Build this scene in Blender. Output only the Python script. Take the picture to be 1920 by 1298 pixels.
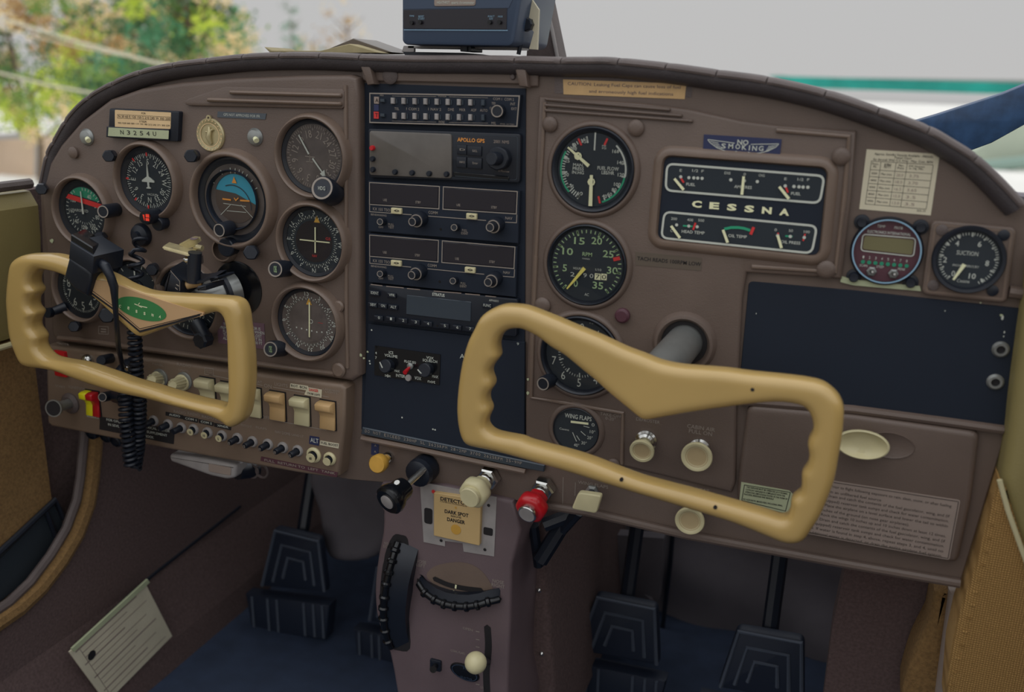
import bpy, bmesh, math, random
from mathutils import Vector, Matrix
random.seed(7)
S = bpy.context.scene
for o in list(bpy.data.objects): bpy.data.objects.remove(o)
# ------------------------------------------------------------------ camera
FPX, YAW, PITCH, ROLL = 1724.9, .34435, .28752, .03049
ca, sa, cb, sb, cc, sr = math.cos(YAW), math.sin(YAW), math.cos(PITCH), math.sin(PITCH), math.cos(ROLL), math.sin(ROLL)
Ym = Matrix(((ca, 0, sa), (0, 1, 0), (-sa, 0, ca)))
Xm = Matrix(((1, 0, 0), (0, cb, -sb), (0, sb, cb)))
Zm = Matrix(((cc, -sr, 0), (sr, cc, 0), (0, 0, 1)))
RM = Zm @ Xm @ Ym                      # (right, down, forward) -> camera
RT = RM.transposed()
CAM = Vector((0.0, -0.824, 0.86))
def ray(px, py):
    d = RT @ Vector(((px-960)/FPX, (py-649)/FPX, 1))
    return Vector((d.x, d.z, -d.y))
def U(px, py, ax, val):                # point of the pixel's ray on the plane axis = val
    d = ray(px, py); return CAM + d*((val-CAM[ax])/d[ax])
def P(px, py, h=0): return U(px, py, 1, -h)
def W(px, py, h=0):
    p = P(px, py, h); return (p.x, p.z)
def SC(px, py, h=0):                   # metres per pixel on that plane (vertical)
    a, b = W(px, py-4, h), W(px, py+4, h); return math.hypot(a[0]-b[0], a[1]-b[1])/8
def SX(px, py, h=0):
    a, b = W(px-4, py, h), W(px+4, py, h); return math.hypot(a[0]-b[0], a[1]-b[1])/8
cd = bpy.data.cameras.new('camera'); cam = bpy.data.objects.new('camera', cd); S.collection.objects.link(cam)
def c2w(v): d = RT @ Vector(v); return Vector((d.x, d.z, -d.y))
cx_, cy_, cz_ = c2w((1, 0, 0)), c2w((0, -1, 0)), c2w((0, 0, -1))
cam.matrix_world = Matrix(((cx_.x, cy_.x, cz_.x, CAM.x), (cx_.y, cy_.y, cz_.y, CAM.y), (cx_.z, cy_.z, cz_.z, CAM.z), (0, 0, 0, 1)))
cd.sensor_width = 36; cd.lens = 36*FPX/1920; cd.clip_start = .01; cd.clip_end = 500
cd.dof.use_dof = True; cd.dof.focus_distance = .95; cd.dof.aperture_fstop = 4.2
S.camera = cam
# ------------------------------------------------------------------ world / light
S.view_settings.view_transform = 'Standard'; S.view_settings.look = 'None'
S.view_settings.exposure = 0; S.view_settings.gamma = 1; S.view_settings.use_curve_mapping = False
w = bpy.data.worlds.new('overcast_sky'); S.world = w; w.use_nodes = True
nt = w.node_tree; bg = nt.nodes['Background']
tc = nt.nodes.new('ShaderNodeTexCoord'); sp = nt.nodes.new('ShaderNodeSeparateXYZ'); cr = nt.nodes.new('ShaderNodeValToRGB')
nt.links.new(tc.outputs['Generated'], sp.inputs[0]); nt.links.new(sp.outputs['Z'], cr.inputs[0]); nt.links.new(cr.outputs[0], bg.inputs[0])
# uniform overcast: pale at the horizon, smoothly brighter towards the zenith, dull ground reflection below
mp = nt.nodes.new('ShaderNodeMapRange'); mp.inputs['From Min'].default_value = -1; mp.inputs['From Max'].default_value = 1
nt.links.new(sp.outputs['Z'], mp.inputs['Value']); nt.links.new(mp.outputs[0], cr.inputs[0])
e = cr.color_ramp.elements
e[0].position = 0; e[0].color = (.17, .155, .135, 1); e[1].position = 1; e[1].color = (1.45, 1.48, 1.52, 1)
for p_, c_ in ((.47, (.22, .20, .175, 1)), (.497, (.53, .525, .52, 1)), (.56, (.53, .53, .53, 1)), (.75, (.92, .93, .95, 1))):
    q_ = e.new(p_); q_.color = c_
bg.inputs[1].default_value = 1.0
# ------------------------------------------------------------------ materials
def lin(c):
    c /= 255; return c/12.92 if c <= .04045 else ((c+.055)/1.055)**2.4
def LCOL(r, g, b, k=1.0): return (min(lin(r)*k, .9), min(lin(g)*k, .9), min(lin(b)*k, .9), 1)
def M(name, rgb, rough=.5, metal=0, bump=0, bs=300, var=0, vs=20, k=2.0, coat=0, wave=None):
    m = bpy.data.materials.new(name); m.use_nodes = True; n = m.node_tree; b = n.nodes['Principled BSDF']
    c = LCOL(*rgb, k); b.inputs['Base Color'].default_value = c; b.inputs['Roughness'].default_value = rough
    b.inputs['Metallic'].default_value = metal; b.inputs['Coat Weight'].default_value = coat; b.inputs['Coat Roughness'].default_value = .15
    t = n.nodes.new('ShaderNodeTexCoord')
    if var:
        nz = n.nodes.new('ShaderNodeTexNoise'); nz.inputs['Scale'].default_value = vs; nz.inputs['Detail'].default_value = 6
        n.links.new(t.outputs['Object'], nz.inputs['Vector'])
        rp = n.nodes.new('ShaderNodeValToRGB'); rp.color_ramp.elements[0].position = .3; rp.color_ramp.elements[1].position = .72
        rp.color_ramp.elements[0].color = tuple(x*(1-var) for x in c[:3])+(1,); rp.color_ramp.elements[1].color = tuple(min(x*(1+var), .95) for x in c[:3])+(1,)
        n.links.new(nz.outputs['Fac'], rp.inputs[0]); n.links.new(rp.outputs[0], b.inputs['Base Color'])
    if bump or wave:
        bu = n.nodes.new('ShaderNodeBump'); bu.inputs['Strength'].default_value = bump; bu.inputs['Distance'].default_value = .001
        if wave:
            nz = n.nodes.new('ShaderNodeTexWave'); nz.inputs['Scale'].default_value = wave; nz.inputs['Distortion'].default_value = 1.5; nz.bands_direction = 'Z'
            nz.inputs['Detail Scale'].default_value = 8
        else:
            nz = n.nodes.new('ShaderNodeTexNoise'); nz.inputs['Scale'].default_value = bs; nz.inputs['Detail'].default_value = 3
        n.links.new(t.outputs['Object'], nz.inputs['Vector']); n.links.new(nz.outputs['Fac'], bu.inputs['Height']); n.links.new(bu.outputs[0], b.inputs['Normal'])
    return m
def emis(name, rgb, s=1):
    m = bpy.data.materials.new(name); m.use_nodes = True; b = m.node_tree.nodes['Principled BSDF']
    b.inputs['Base Color'].default_value = (0.02, .01, .01, 1); b.inputs['Emission Color'].default_value = LCOL(*rgb); b.inputs['Emission Strength'].default_value = s
    return m
def glassm(name, refl=.05, tint=(1, 1, 1), rough=.03):
    m = bpy.data.materials.new(name); m.use_nodes = True; n = m.node_tree; n.nodes.clear()
    o = n.nodes.new('ShaderNodeOutputMaterial'); mx = n.nodes.new('ShaderNodeMixShader'); tr = n.nodes.new('ShaderNodeBsdfTransparent'); gl = n.nodes.new('ShaderNodeBsdfGlossy')
    fr = n.nodes.new('ShaderNodeFresnel'); fr.inputs[0].default_value = 1.45; ma = n.nodes.new('ShaderNodeMath'); ma.operation = 'MULTIPLY'; ma.inputs[1].default_value = refl/.04
    tr.inputs[0].default_value = tint+(1,); gl.inputs['Roughness'].default_value = rough
    n.links.new(fr.outputs[0], ma.inputs[0]); n.links.new(ma.outputs[0], mx.inputs[0]); n.links.new(tr.outputs[0], mx.inputs[1]); n.links.new(gl.outputs[0], mx.inputs[2]); n.links.new(mx.outputs[0], o.inputs[0])
    return m
BROWN = M('brown_panel_paint', (82, 70, 63), .42, k=1.8, bump=.25, bs=900, var=.10, vs=14)
BROWN2 = M('brown_subpanel_paint', (92, 78, 66), .45, bump=.25, bs=900, var=.12, vs=18)
BROWNP = M('pedestal_paint', (78, 66, 68), .5, bump=.2, bs=900, var=.12, vs=12)
RIM = M('moulded_rim', (88, 75, 66), .32, bump=.15, bs=600, var=.08, vs=30)
PAD = M('glareshield_vinyl', (70, 62, 60), .5, bump=.5, bs=700, var=.15, vs=40)
BLACK = M('black_plastic', (20, 25, 34), .38, k=1.6)
BLKM = M('black_matte_paint', (14, 23, 36), .75, k=1.6, bump=.1, bs=1500, var=.1, vs=8)
BLKG = M('black_gloss', (12, 14, 18), .18, k=1.4)
DIAL = M('dial_black', (28, 36, 43), .7, k=1.5)
DIALB = M('dial_painted_reflections', (78, 71, 68), .6, k=1.6, var=.35, vs=40)  # brown reflections in the glass, painted into the dial face colour
WHT = M('marking_white', (160, 164, 156), .6, k=1.7)
DIM = M('marking_dim', (120, 112, 104), .6, k=1.8)
GRNN = M('numeral_green', (128, 150, 112), .6, k=1.8)
GRN = M('arc_green', (30, 125, 92), .6, k=1.8)
RED = M('marking_red', (165, 40, 40), .5, k=1.9)
REDP = M('red_plastic', (150, 16, 24), .28, k=1.9, coat=.4)
ORNG = M('orange_mark', (196, 120, 50), .5, k=1.9)
SKYB = M('horizon_blue', (45, 120, 140), .5, k=1.9)
HORB = M('horizon_brown', (64, 54, 48), .5, k=1.9)
NEED = M('needle_cream', (196, 186, 150), .5, k=1.9)
NEEDY = M('needle_yellow', (196, 172, 90), .5, k=1.9)
CREAM = M('yoke_cream', (144, 120, 72), .28, k=2.0, var=.07, vs=9, coat=.6, bump=.03, bs=60)
IVORY = M('ivory_plastic', (164, 157, 124), .35, k=1.9, var=.05, vs=60)
DISH = M('dished_tan', (146, 130, 98), .4, k=1.9)
GPSP = M('slate_placard', (64, 70, 76), .4, k=1.8)
SOFTI = M('faded_ink', (58, 50, 46), .7, k=1.5)
RIBM = M('pale_rubber_edge', (58, 64, 74), .5, k=1.8)  # lighter version of the pedal rubber, for the ribs
CHART = M('chart_paper', (132, 122, 92), .8, k=1.7, var=.1, vs=60)
CARDM = M('card_tan', (158, 134, 92), .5, k=1.9, var=.04, vs=40)
TANP = M('aged_tan_plastic', (160, 132, 92), .4, k=1.9, var=.08, vs=60)
YELP = M('yellowed_knob', (162, 124, 52), .4, k=1.9, var=.10, vs=60)
CHR = M('chrome', (190, 190, 186), .2, metal=1, k=1.2)
STEEL = M('brushed_steel', (112, 114, 112), .33, metal=.55, k=1.9, var=.1, vs=60)
ALU = M('dull_aluminium', (128, 124, 122), .45, k=1.7, var=.15, vs=40)
GOLD = M('brass_clip', (150, 140, 108), .34, metal=.45, k=1.8, var=.15, vs=120)
PAPER = M('cream_paper', (176, 152, 116), .8, k=1.9, var=.05, vs=50)
PAPW = M('white_placard', (162, 156, 136), .7, k=1.9, var=.05, vs=30)
PAPG = M('grey_placard', (118, 106, 98), .55, k=1.9, var=.05, vs=40)
PAPN = M('green_placard', (138, 144, 116), .6, k=1.9, var=.06, vs=40)
INK = M('ink_black', (26, 24, 26), .7, k=1.4)
TAPE = M('clear_tape', (74, 66, 58), .3, k=1.9)
LCD = M('lcd_olive', (92, 88, 62), .3, k=1.8)
LCDG = M('lcd_grey', (44, 52, 60), .25, k=1.7)
WINDK = M('dark_display', (32, 30, 36), .22, k=1.6)
GPSS = M('gps_display', (84, 80, 76), .2, k=1.7, var=.18, vs=30)
MAROON = M('maroon_face', (66, 38, 46), .5, k=1.8)
BLUEN = M('navy_plate', (34, 40, 70), .35, k=1.7)
BLUER = M('light_blue_ring', (110, 140, 160), .4, k=1.8)
MINT = M('led_green', (30, 110, 84), .4, k=1.8)
CESG = M('emblem_green', (44, 98, 56), .4, k=1.9)
PINKT = M('yoke_plate_tan', (150, 122, 90), .4, k=1.9, var=.04, vs=20)
PURP = M('purple_placard', (88, 66, 76), .5, k=1.8)
YEL = M('yellow_plastic', (205, 176, 24), .35, k=1.9)
VINYL = M('cream_vinyl', (108, 98, 62), .45, k=2.0, bump=.25, bs=500, var=.08, vs=10)
FABR = M('woven_fabric', (146, 110, 56), .9, k=1.9, bump=.9, wave=260, var=.18, vs=160)
CARP = M('tan_carpet', (104, 80, 48), .95, k=1.9, bump=1.0, bs=900, var=.25, vs=300)
CARPD = M('brown_carpet', (74, 60, 58), .95, k=1.8, bump=1.0, bs=900, var=.25, vs=300)  # brown raised and cooled, some footwell haze mixed into the colour
LINER = M('firewall_liner', (84, 80, 84), .85, k=1.8, bump=.3, bs=60, var=.2, vs=8)  # grey lifted to hold the footwell haze in its colour
RUBR = M('hazed_black_rubber', (22, 28, 40), .5, k=1.8)  # blue lift is painted haze, the rubber itself is black
FLOORM = M('hazed_dark_floor_mat', (36, 46, 64), .8, k=1.8, var=.2, vs=30)  # bluish veil over the footwell, put into the mat colour
BLUM = M('blue_scratched_metal', (38, 64, 96), .4, k=1.7, var=.35, vs=60)
TEAL = M('teal_roof_edge', (20, 120, 110), .7, k=1.7, var=.3, vs=.8)
CLKB = M('blue_grey_case', (48, 60, 78), .3, k=1.7)
GLASS = glassm('instrument_glass', .02, (1, 1, 1), .06)
GLASSW = glassm('windshield_glass', .02)
LED = emis('led_red_lit', (200, 50, 30), 1.0)
n = FABR.node_tree; b_ = n.nodes['Principled BSDF']; tcf = n.nodes.new('ShaderNodeTexCoord'); ws = []
for dr in ('X', 'Z'):
    wv = n.nodes.new('ShaderNodeTexWave'); wv.bands_direction = dr; wv.inputs['Scale'].default_value = 150; wv.inputs['Distortion'].default_value = 1.2; n.links.new(tcf.outputs['Object'], wv.inputs['Vector']); ws.append(wv)
mm = n.nodes.new('ShaderNodeMath'); mm.operation = 'MULTIPLY'; n.links.new(ws[0].outputs['Fac'], mm.inputs[0]); n.links.new(ws[1].outputs['Fac'], mm.inputs[1])
rp = n.nodes.new('ShaderNodeValToRGB'); rp.color_ramp.elements[0].color = LCOL(112, 84, 44, 1.9); rp.color_ramp.elements[1].color = LCOL(166, 132, 80, 1.8); rp.color_ramp.elements[1].position = .8
n.links.new(mm.outputs[0], rp.inputs[0]); n.links.new(rp.outputs[0], b_.inputs['Base Color'])
for bn in [x for x in n.nodes if x.type == 'BUMP']: n.links.new(mm.outputs[0], bn.inputs['Height'])
# ------------------------------------------------------------------ geometry helpers
ORG = {}
class MB:
    def __init__(s): s.b = bmesh.new()
    def face(s, vs):
        try: return s.b.faces.new(vs)
        except ValueError: return None
    def v(s, x, h, z): return s.b.verts.new((x, -h, z))
    def flat(s, pts, h):
        s.face([s.v(x, h, z) for x, z in pts])
    def prism(s, pts, h0, h1, bev=0, seg=3):
        pts = ccw(pts); rings = []
        prof = [(0, h0)]
        if bev: prof += [(bev*(1-math.cos(a)), h1-bev+bev*math.sin(a)) for a in [math.pi/2*i/seg for i in range(seg+1)]]
        else: prof += [(0, h1)]
        for ins, h in prof:
            q = inset(pts, ins) if ins > 1e-7 else pts
            rings.append([s.v(x, h, z) for x, z in q])
        n = len(pts)
        for a, b in zip(rings, rings[1:]):
            for i in range(n): s.face((a[i], a[(i+1) % n], b[(i+1) % n], b[i]))
        s.face(rings[-1]); s.face(rings[0][::-1])
        return s
    def box(s, x0, x1, h0, h1, z0, z1, bev=0): return s.prism([(x0, z0), (x1, z0), (x1, z1), (x0, z1)], h0, h1, bev, 2)
    def lathe(s, O, A, prof, seg=32, flute=0, amp=0, cap0=False, cap1=True):
        O = Vector(O); A = Vector(A).normalized(); X = A.cross(Vector((0, 0, 1)))
        if X.length < 1e-4: X = Vector((1, 0, 0))
        X.normalize(); Y = A.cross(X); rings = []
        for r, t in prof:
            ring = []
            for i in range(seg):
                a = 2*math.pi*i/seg; rr = r*(1+amp*math.cos(flute*a)) if flute else r
                ring.append(s.b.verts.new(O+A*t+X*(rr*math.cos(a))+Y*(rr*math.sin(a))))
            rings.append(ring)
        for a, b in zip(rings, rings[1:]):
            for i in range(seg): s.face((a[i], a[(i+1) % seg], b[(i+1) % seg], b[i]))
        if cap1: s.face(rings[-1])
        if cap0: s.face(rings[0][::-1])
        return s
    def disc(s, x, z, r, h, seg=40): s.flat([(x+r*math.cos(2*math.pi*i/seg), z+r*math.sin(2*math.pi*i/seg)) for i in range(seg)], h); return s
    def tube(s, pts, r, seg=8, closed=False, cap=True):
        pts = [Vector(p) for p in pts]; n = len(pts); rings = []; X = None
        for i, p in enumerate(pts):
            if closed: T = pts[(i+1) % n]-pts[i-1]
            else: T = pts[min(i+1, n-1)]-pts[max(i-1, 0)]
            if T.length < 1e-9: T = Vector((0, 0, 1))
            T.normalize()
            if X is None: X = T.orthogonal().normalized()
            X = (X-T*X.dot(T)); X = X.normalized() if X.length > 1e-6 else T.orthogonal().normalized()
            Y = T.cross(X); rr = r[i] if isinstance(r, (list, tuple)) else r
            rings.append([s.b.verts.new(p+X*(rr*math.cos(2*math.pi*k/seg))+Y*(rr*math.sin(2*math.pi*k/seg))) for k in range(seg)])
        m = n if closed else n-1
        for i in range(m):
            a, b = rings[i], rings[(i+1) % n]
            for k in range(seg): s.face((a[k], a[(k+1) % seg], b[(k+1) % seg], b[k]))
        if cap and not closed: s.face(rings[0][::-1]); s.face(rings[-1])
        return s
    def line(s, pts, wd, h, closed=False):
        n = len(pts); A = []
        for i in range(n):
            a = pts[i-1] if (closed or i > 0) else pts[i]; b = pts[(i+1) % n] if (closed or i < n-1) else pts[i]
            p = pts[i]
            d1 = Vector((p[0]-a[0], p[1]-a[1])); d2 = Vector((b[0]-p[0], b[1]-p[1]))
            if d1.length < 1e-9: d1 = d2
            if d2.length < 1e-9: d2 = d1
            t = d1.normalized()+d2.normalized()
            t = t.normalized() if t.length > 1e-6 else d1.normalized()
            nn = Vector((-t.y, t.x))*(wd/2/max(.5, abs(t.dot(d1.normalized()))))
            A.append((s.v(p[0]+nn.x, h, p[1]+nn.y), s.v(p[0]-nn.x, h, p[1]-nn.y)))
        for i in range(n if closed else n-1):
            a, b = A[i], A[(i+1) % n]; s.face((a[0], a[1], b[1], b[0]))
        return s
    def ln(s, pp, wpx, h, closed=False):       # photo-measured polyline on the plane h
        return s.line([W(x, y, h) for x, y in pp], wpx*SC(pp[0][0], pp[0][1], h), h, closed)
    def poly3(s, pts): s.face([s.b.verts.new(p) for p in pts]); return s
    def text(s, t, px, py, hp, h, wp=None, rot=0, bold=0, mir=False, spc=1.0):
        x, z = W(px, py, h); sc = SC(px, py, h)
        me = textmesh(t, bold, spc); xs = [v.co.x for v in me.vertices]; ys = [v.co.y for v in me.vertices]
        if not xs: return s
        w0 = max(xs)-min(xs); h0 = .70*t.count('\n')+.70 if 0 else max(ys)-min(ys)
        unit = hp*sc/(h0 if '\n' in t else .70); ux = unit
        if wp: ux = wp*SX(px, py, h)/w0
        cxm, cym = (max(xs)+min(xs))/2, (max(ys)+min(ys))/2
        c, sn = math.cos(math.radians(rot)), math.sin(math.radians(rot)); vs = []
        for v in me.vertices:
            a, b = (v.co.x-cxm)*ux, (v.co.y-cym)*unit
            vs.append(s.v(x+a*c-b*sn, h, z+a*sn+b*c))
        for p in me.polygons: s.face([vs[i] for i in p.vertices])
        return s
    def build(s, name, mat, parent=None, ang=35, split=False):
        if split:
            seen = set(); out = []
            s.b.verts.index_update(); s.b.verts.ensure_lookup_table()
            for v0 in s.b.verts:
                if v0 in seen: continue
                st = [v0]; isl = []; seen.add(v0)
                while st:
                    v = st.pop(); isl.append(v)
                    for e in v.link_edges:
                        o2 = e.other_vert(v)
                        if o2 not in seen: seen.add(o2); st.append(o2)
                m2 = MB(); m2.fixn = s.fixn; mp = {v: m2.b.verts.new(v.co) for v in isl}; fs = {f for v in isl for f in v.link_faces}
                for f in sorted(fs, key=lambda f: min(v.index for v in f.verts)): m2.face([mp[v] for v in f.verts])
                out.append(m2.build(name, mat, parent, ang))
            s.b.free(); return out
        o = parent; root = parent
        while root is not None and root.parent is not None: root = root.parent
        off = ORG.get(root.name, Vector((0, 0, 0))) if root else Vector((0, 0, 0))
        if root: bmesh.ops.translate(s.b, verts=s.b.verts, vec=-off)
        bmesh.ops.recalc_face_normals(s.b, faces=s.b.faces) if s.fixn else None
        me = bpy.data.meshes.new(name); s.b.to_mesh(me); s.b.free(); me.materials.append(mat)
        me.shade_smooth(); me.set_sharp_from_angle(angle=math.radians(ang))
        ob = bpy.data.objects.new(name, me); S.collection.objects.link(ob)
        if parent: ob.parent = parent
        if parent and name in ('lettering', 'dial_markings', 'red_marks', 'green_marks', 'paint_chips', 'printing', 'stitching', 'dim_marks', 'button_glyphs'): ob['kind'] = 'stuff'
        return ob
    fixn = True
_tm = {}
def textmesh(t, bold, spc):
    k = (t, bold, spc)
    if k in _tm: return _tm[k]
    c = bpy.data.curves.new('t', 'FONT'); c.body = t; c.resolution_u = 2; c.align_x = 'CENTER'; c.offset = bold; c.space_character = spc; c.space_line = .85
    o = bpy.data.objects.new('t', c); S.collection.objects.link(o); bpy.context.view_layer.update()
    me = bpy.data.meshes.new_from_object(o.evaluated_get(bpy.context.evaluated_depsgraph_get())); bpy.data.objects.remove(o); _tm[k] = me
    return me
def area(p): return sum(p[i-1][0]*p[i][1]-p[i][0]*p[i-1][1] for i in range(len(p)))/2
def ccw(p): return list(p) if area(p) > 0 else list(p)[::-1]
def inset(p, d):
    n = len(p); out = []
    for i in range(n):
        a, b, c = p[i-1], p[i], p[(i+1) % n]
        u = Vector((b[0]-a[0], b[1]-a[1])); v = Vector((c[0]-b[0], c[1]-b[1]))
        if u.length < 1e-9 or v.length < 1e-9: out.append(b); continue
        u.normalize(); v.normalize(); nn = Vector((-u.y, u.x))+Vector((-v.y, v.x))
        if nn.length < 1e-6: out.append(b); continue
        nn.normalize(); k = d/max(.4, nn.dot(Vector((-u.y, u.x))))
        out.append((b[0]+nn.x*k, b[1]+nn.y*k))
    return out
def rnd(p, r, seg=4):
    p = ccw(p); n = len(p); out = []
    for i in range(n):
        a, b, c = Vector(p[i-1]), Vector(p[i]), Vector(p[(i+1) % n]); u = (a-b); v = (c-b)
        ri = r[i] if isinstance(r, (list, tuple)) else r
        k = min(ri, u.length*.45, v.length*.45); A = b+u.normalized()*k; C = b+v.normalized()*k
        for j in range(seg+1):
            t = j/seg; q = A*(1-t)**2+b*2*t*(1-t)+C*t*t; out.append((q.x, q.y))
    return out
def smooth(pts, n=4, closed=True):
    out = []; m = len(pts)
    for i in range(m if closed else m-1):
        g = lambda j: Vector(pts[j % m]) if closed else Vector(pts[max(0, min(m-1, j))])
        p0, p1, p2, p3 = g(i-1), g(i), g(i+1), g(i+2)
        for k in range(n):
            t = k/n; out.append(tuple(.5*((2*p1)+(p2-p0)*t+(2*p0-5*p1+4*p2-p3)*t*t+(3*p1-p0-3*p2+p3)*t**3)))
    if not closed: out.append(tuple(pts[-1]))
    return out
def Q(pp, h=0): return [W(x, y, h) for x, y in pp]
def rectw(x0, y0, x1, y1, h):            # upright rectangle spanned by two photo points
    a, b = W(x0, y0, h), W(x1, y1, h); return [(a[0], b[1]), (b[0], b[1]), (b[0], a[1]), (a[0], a[1])]
def crect(px, py, wp, hp, h):
    x, z = W(px, py, h); a, b = wp*SX(px, py, h)/2, hp*SC(px, py, h)/2; return [(x-a, z-b), (x+a, z-b), (x+a, z+b), (x-a, z+b)]
def circ(x, z, r, n=32): return [(x+r*math.cos(2*math.pi*i/n), z+r*math.sin(2*math.pi*i/n)) for i in range(n)]
def thing(name, label, cat, loc=(0, 0, 0), group=None):
    o = bpy.data.objects.new(name, None); S.collection.objects.link(o); o.location = loc; ORG[o.name] = Vector(loc)
    o.empty_display_size = .01; o['label'] = label; o['category'] = cat
    if group: o['group'] = group
    return o
def tag(o, label, cat, group=None, org=None):
    o['label'] = label; o['category'] = cat
    if group: o['group'] = group
    return o
def struct(o): o['kind'] = 'structure'; return o
def dup(root, loc, label, group=None):
    r = root.copy(); S.collection.objects.link(r); r.location = loc; r['label'] = label; ORG[r.name] = Vector(loc)
    if group: r['group'] = group
    def rec(src, dst):
        for ch in list(src.children):
            c = ch.copy(); S.collection.objects.link(c); c.parent = dst; rec(ch, c)
    rec(root, r); return r
# ------------------------------------------------------------------ cabin shell
XL, XR = -.905, .165
wl = MB()                                                   # kick panel and side wall with the door opening (plane x = XL)
# upper padded vinyl
def PX(px, py, x): return U(px, py, 0, x)
def prism_x(mb, pts, x0, x1):
    a = [mb.b.verts.new((x0, y, z)) for y, z in pts]; b = [mb.b.verts.new((x1, y, z)) for y, z in pts]; n = len(pts)
    for i in range(n): mb.face((a[i], a[(i+1) % n], b[(i+1) % n], b[i]))
    mb.face(a[::-1]); mb.face(b); return mb
def yz(pp, x): return [(U(a, b, 0, x).y, U(a, b, 0, x).z) for a, b in pp]
z_v = P(70, 350).z                                          # top of the side wall
mb = MB(); prism_x(mb, [(-.70, .0), (.62, .0), (.62, z_v-.01), (-.70, z_v-.01)], XL-.05, XL-.03); struct(mb.build('wall_left', CARPD))
mb = MB(); prism_x(mb, [(-.70, .0), (.62, .0), (.62, z_v-.02), (-.70, z_v-.02)], XR+.09, XR+.11); struct(mb.build('wall_right', CARPD))
mb = MB(); mb.box(XL-.05, XR+.11, -.66, -.60, 0, .72); struct(mb.build('wall_front', LINER))
mb = MB(); mb.b.verts.new((0, 0, 0)); mb.b.free(); mb = MB()
mb.poly3([(XL-.05, -.75, 0), (XR+.11, -.75, 0), (XR+.11, .62, 0), (XL-.05, .62, 0)]); struct(mb.build('floor', FLOORM))
# left upholstered sill (vinyl) with piping
t = thing('side_upholstery', 'padded cream vinyl upholstery on the left cabin wall below the window', 'upholstery', (XL, 0, z_v-.15))
mb = MB(); zt = z_v; zb = PX(60, 632, XL).z
prof = [(XL-.05, zb), (XL-.006, zb+.004), (XL+.000, zb+.03), (XL+.012, zt-.06), (XL+.014, zt-.022), (XL+.004, zt-.006), (XL-.05, zt)]
A = [[mb.b.verts.new((x, y, z)) for x, z in prof] for y in (.0, -.012, -.25, -.45, -.72)]
for a, b in zip(A, A[1:]):
    for i in range(len(prof)-1): mb.face((a[i], a[i+1], b[i+1], b[i]))
mb.face(A[0]); mb.face(A[-1][::-1]); mb.build('padding', VINYL, t)
mb = MB(); mb.tube([(XL+.004, -.012, zb), (XL+.004, -.3, zb), (XL+.004, -.72, zb)], .0035, 8); mb.build('piping', IVORY, t)
mb = MB(); mb.tube([(XL+.006, .0, zt+.003), (XL+.004, -.3, zt+.002), (XL+.002, -.72, zt)], .006, 8); mb.build('window_seal', PAD, t)
# left door: fabric card, seal around the opening
t = thing('door_trim_card', 'tan carpeted door card left of the curved door seal', 'door card', (XL, -.2, .3))
mb = MB(); prism_x(mb, [(-.012, .0), (-.012, zb), (-.72, zb), (-.72, .0)], XL-.028, XL-.008); mb.build('card', CARP, t)
sealp = [(176, 770), (170, 845), (165, 900), (158, 945), (138, 1000), (108, 1050), (70, 1100), (30, 1138), (-40, 1185)]
xs_ = XL+.015
mb = MB(); pts = [PX(a, b, xs_) for a, b in sealp]; mb.tube(smooth3 if 0 else pts, .014, 10); mb.build('door_seal', CARP, t)
mb = MB(); pts = [PX(a-14, b-8, xs_+.004) for a, b in sealp]; mb.tube(pts, .006, 8); mb.build('rubber_seal', PAD, t)
mb = MB(); mb.tube([PX(-30, 1062, XL), PX(30, 1007, XL), PX(103, 938, XL), PX(120, 972, XL)], .004, 8); mb.tube([PX(85, 955, XL), PX(106, 1010, XL)], .003, 8); mb.build('pocket_frame', BLACK, t)
mb = MB(); prism_x(mb, yz([(-30, 1078), (100, 945), (118, 985), (60, 1080), (-30, 1150)], XL-.004), XL-.008, XL-.003); mb.build('pocket', DIAL, t)
# kick panel right of the seal
t = thing('kick_panel', 'brown carpeted kick panel under the left side of the instrument panel', 'kick panel', (XL, .2, 0))
kp = [(172, 840), (168, 900), (160, 950), (140, 1005), (108, 1060), (60, 1115), (-30, 1190), (-30, 1400), (250, 1420)]
xk = XL+.02
ky = yz(kp, xk)
mb = MB(); prism_x(mb, ky+[(.60, ky[-1][1]), (.60, ky[0][1])], xk-.02, xk); mb.build('carpet', CARPD, t)
ln1 = [PX(450, 950, xk), PX(290, 1075, xk), PX(130, 1213, xk), PX(60, 1275, xk)]
mb = MB(); mb.tube(ln1, .003, 6); mb.build('seam', BLACK, t)
ledge = [U(475, 1105, 0, xk+.10), U(280, 1300, 0, xk+.10)]
mb = MB(); zz = PX(290, 1075, xk).z
mb.poly3([(xk, -.25, zz-.004), (xk, .60, zz-.004), (xk+.03, .60, zz-.10), (xk+.03, -.25, zz-.10)])
mb.poly3([(xk+.03, -.25, zz-.10), (xk+.03, .60, zz-.10), (xk+.035, .60, 0), (xk+.035, -.25, 0)]); mb.build('lower_carpet', CARPD, t)
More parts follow.
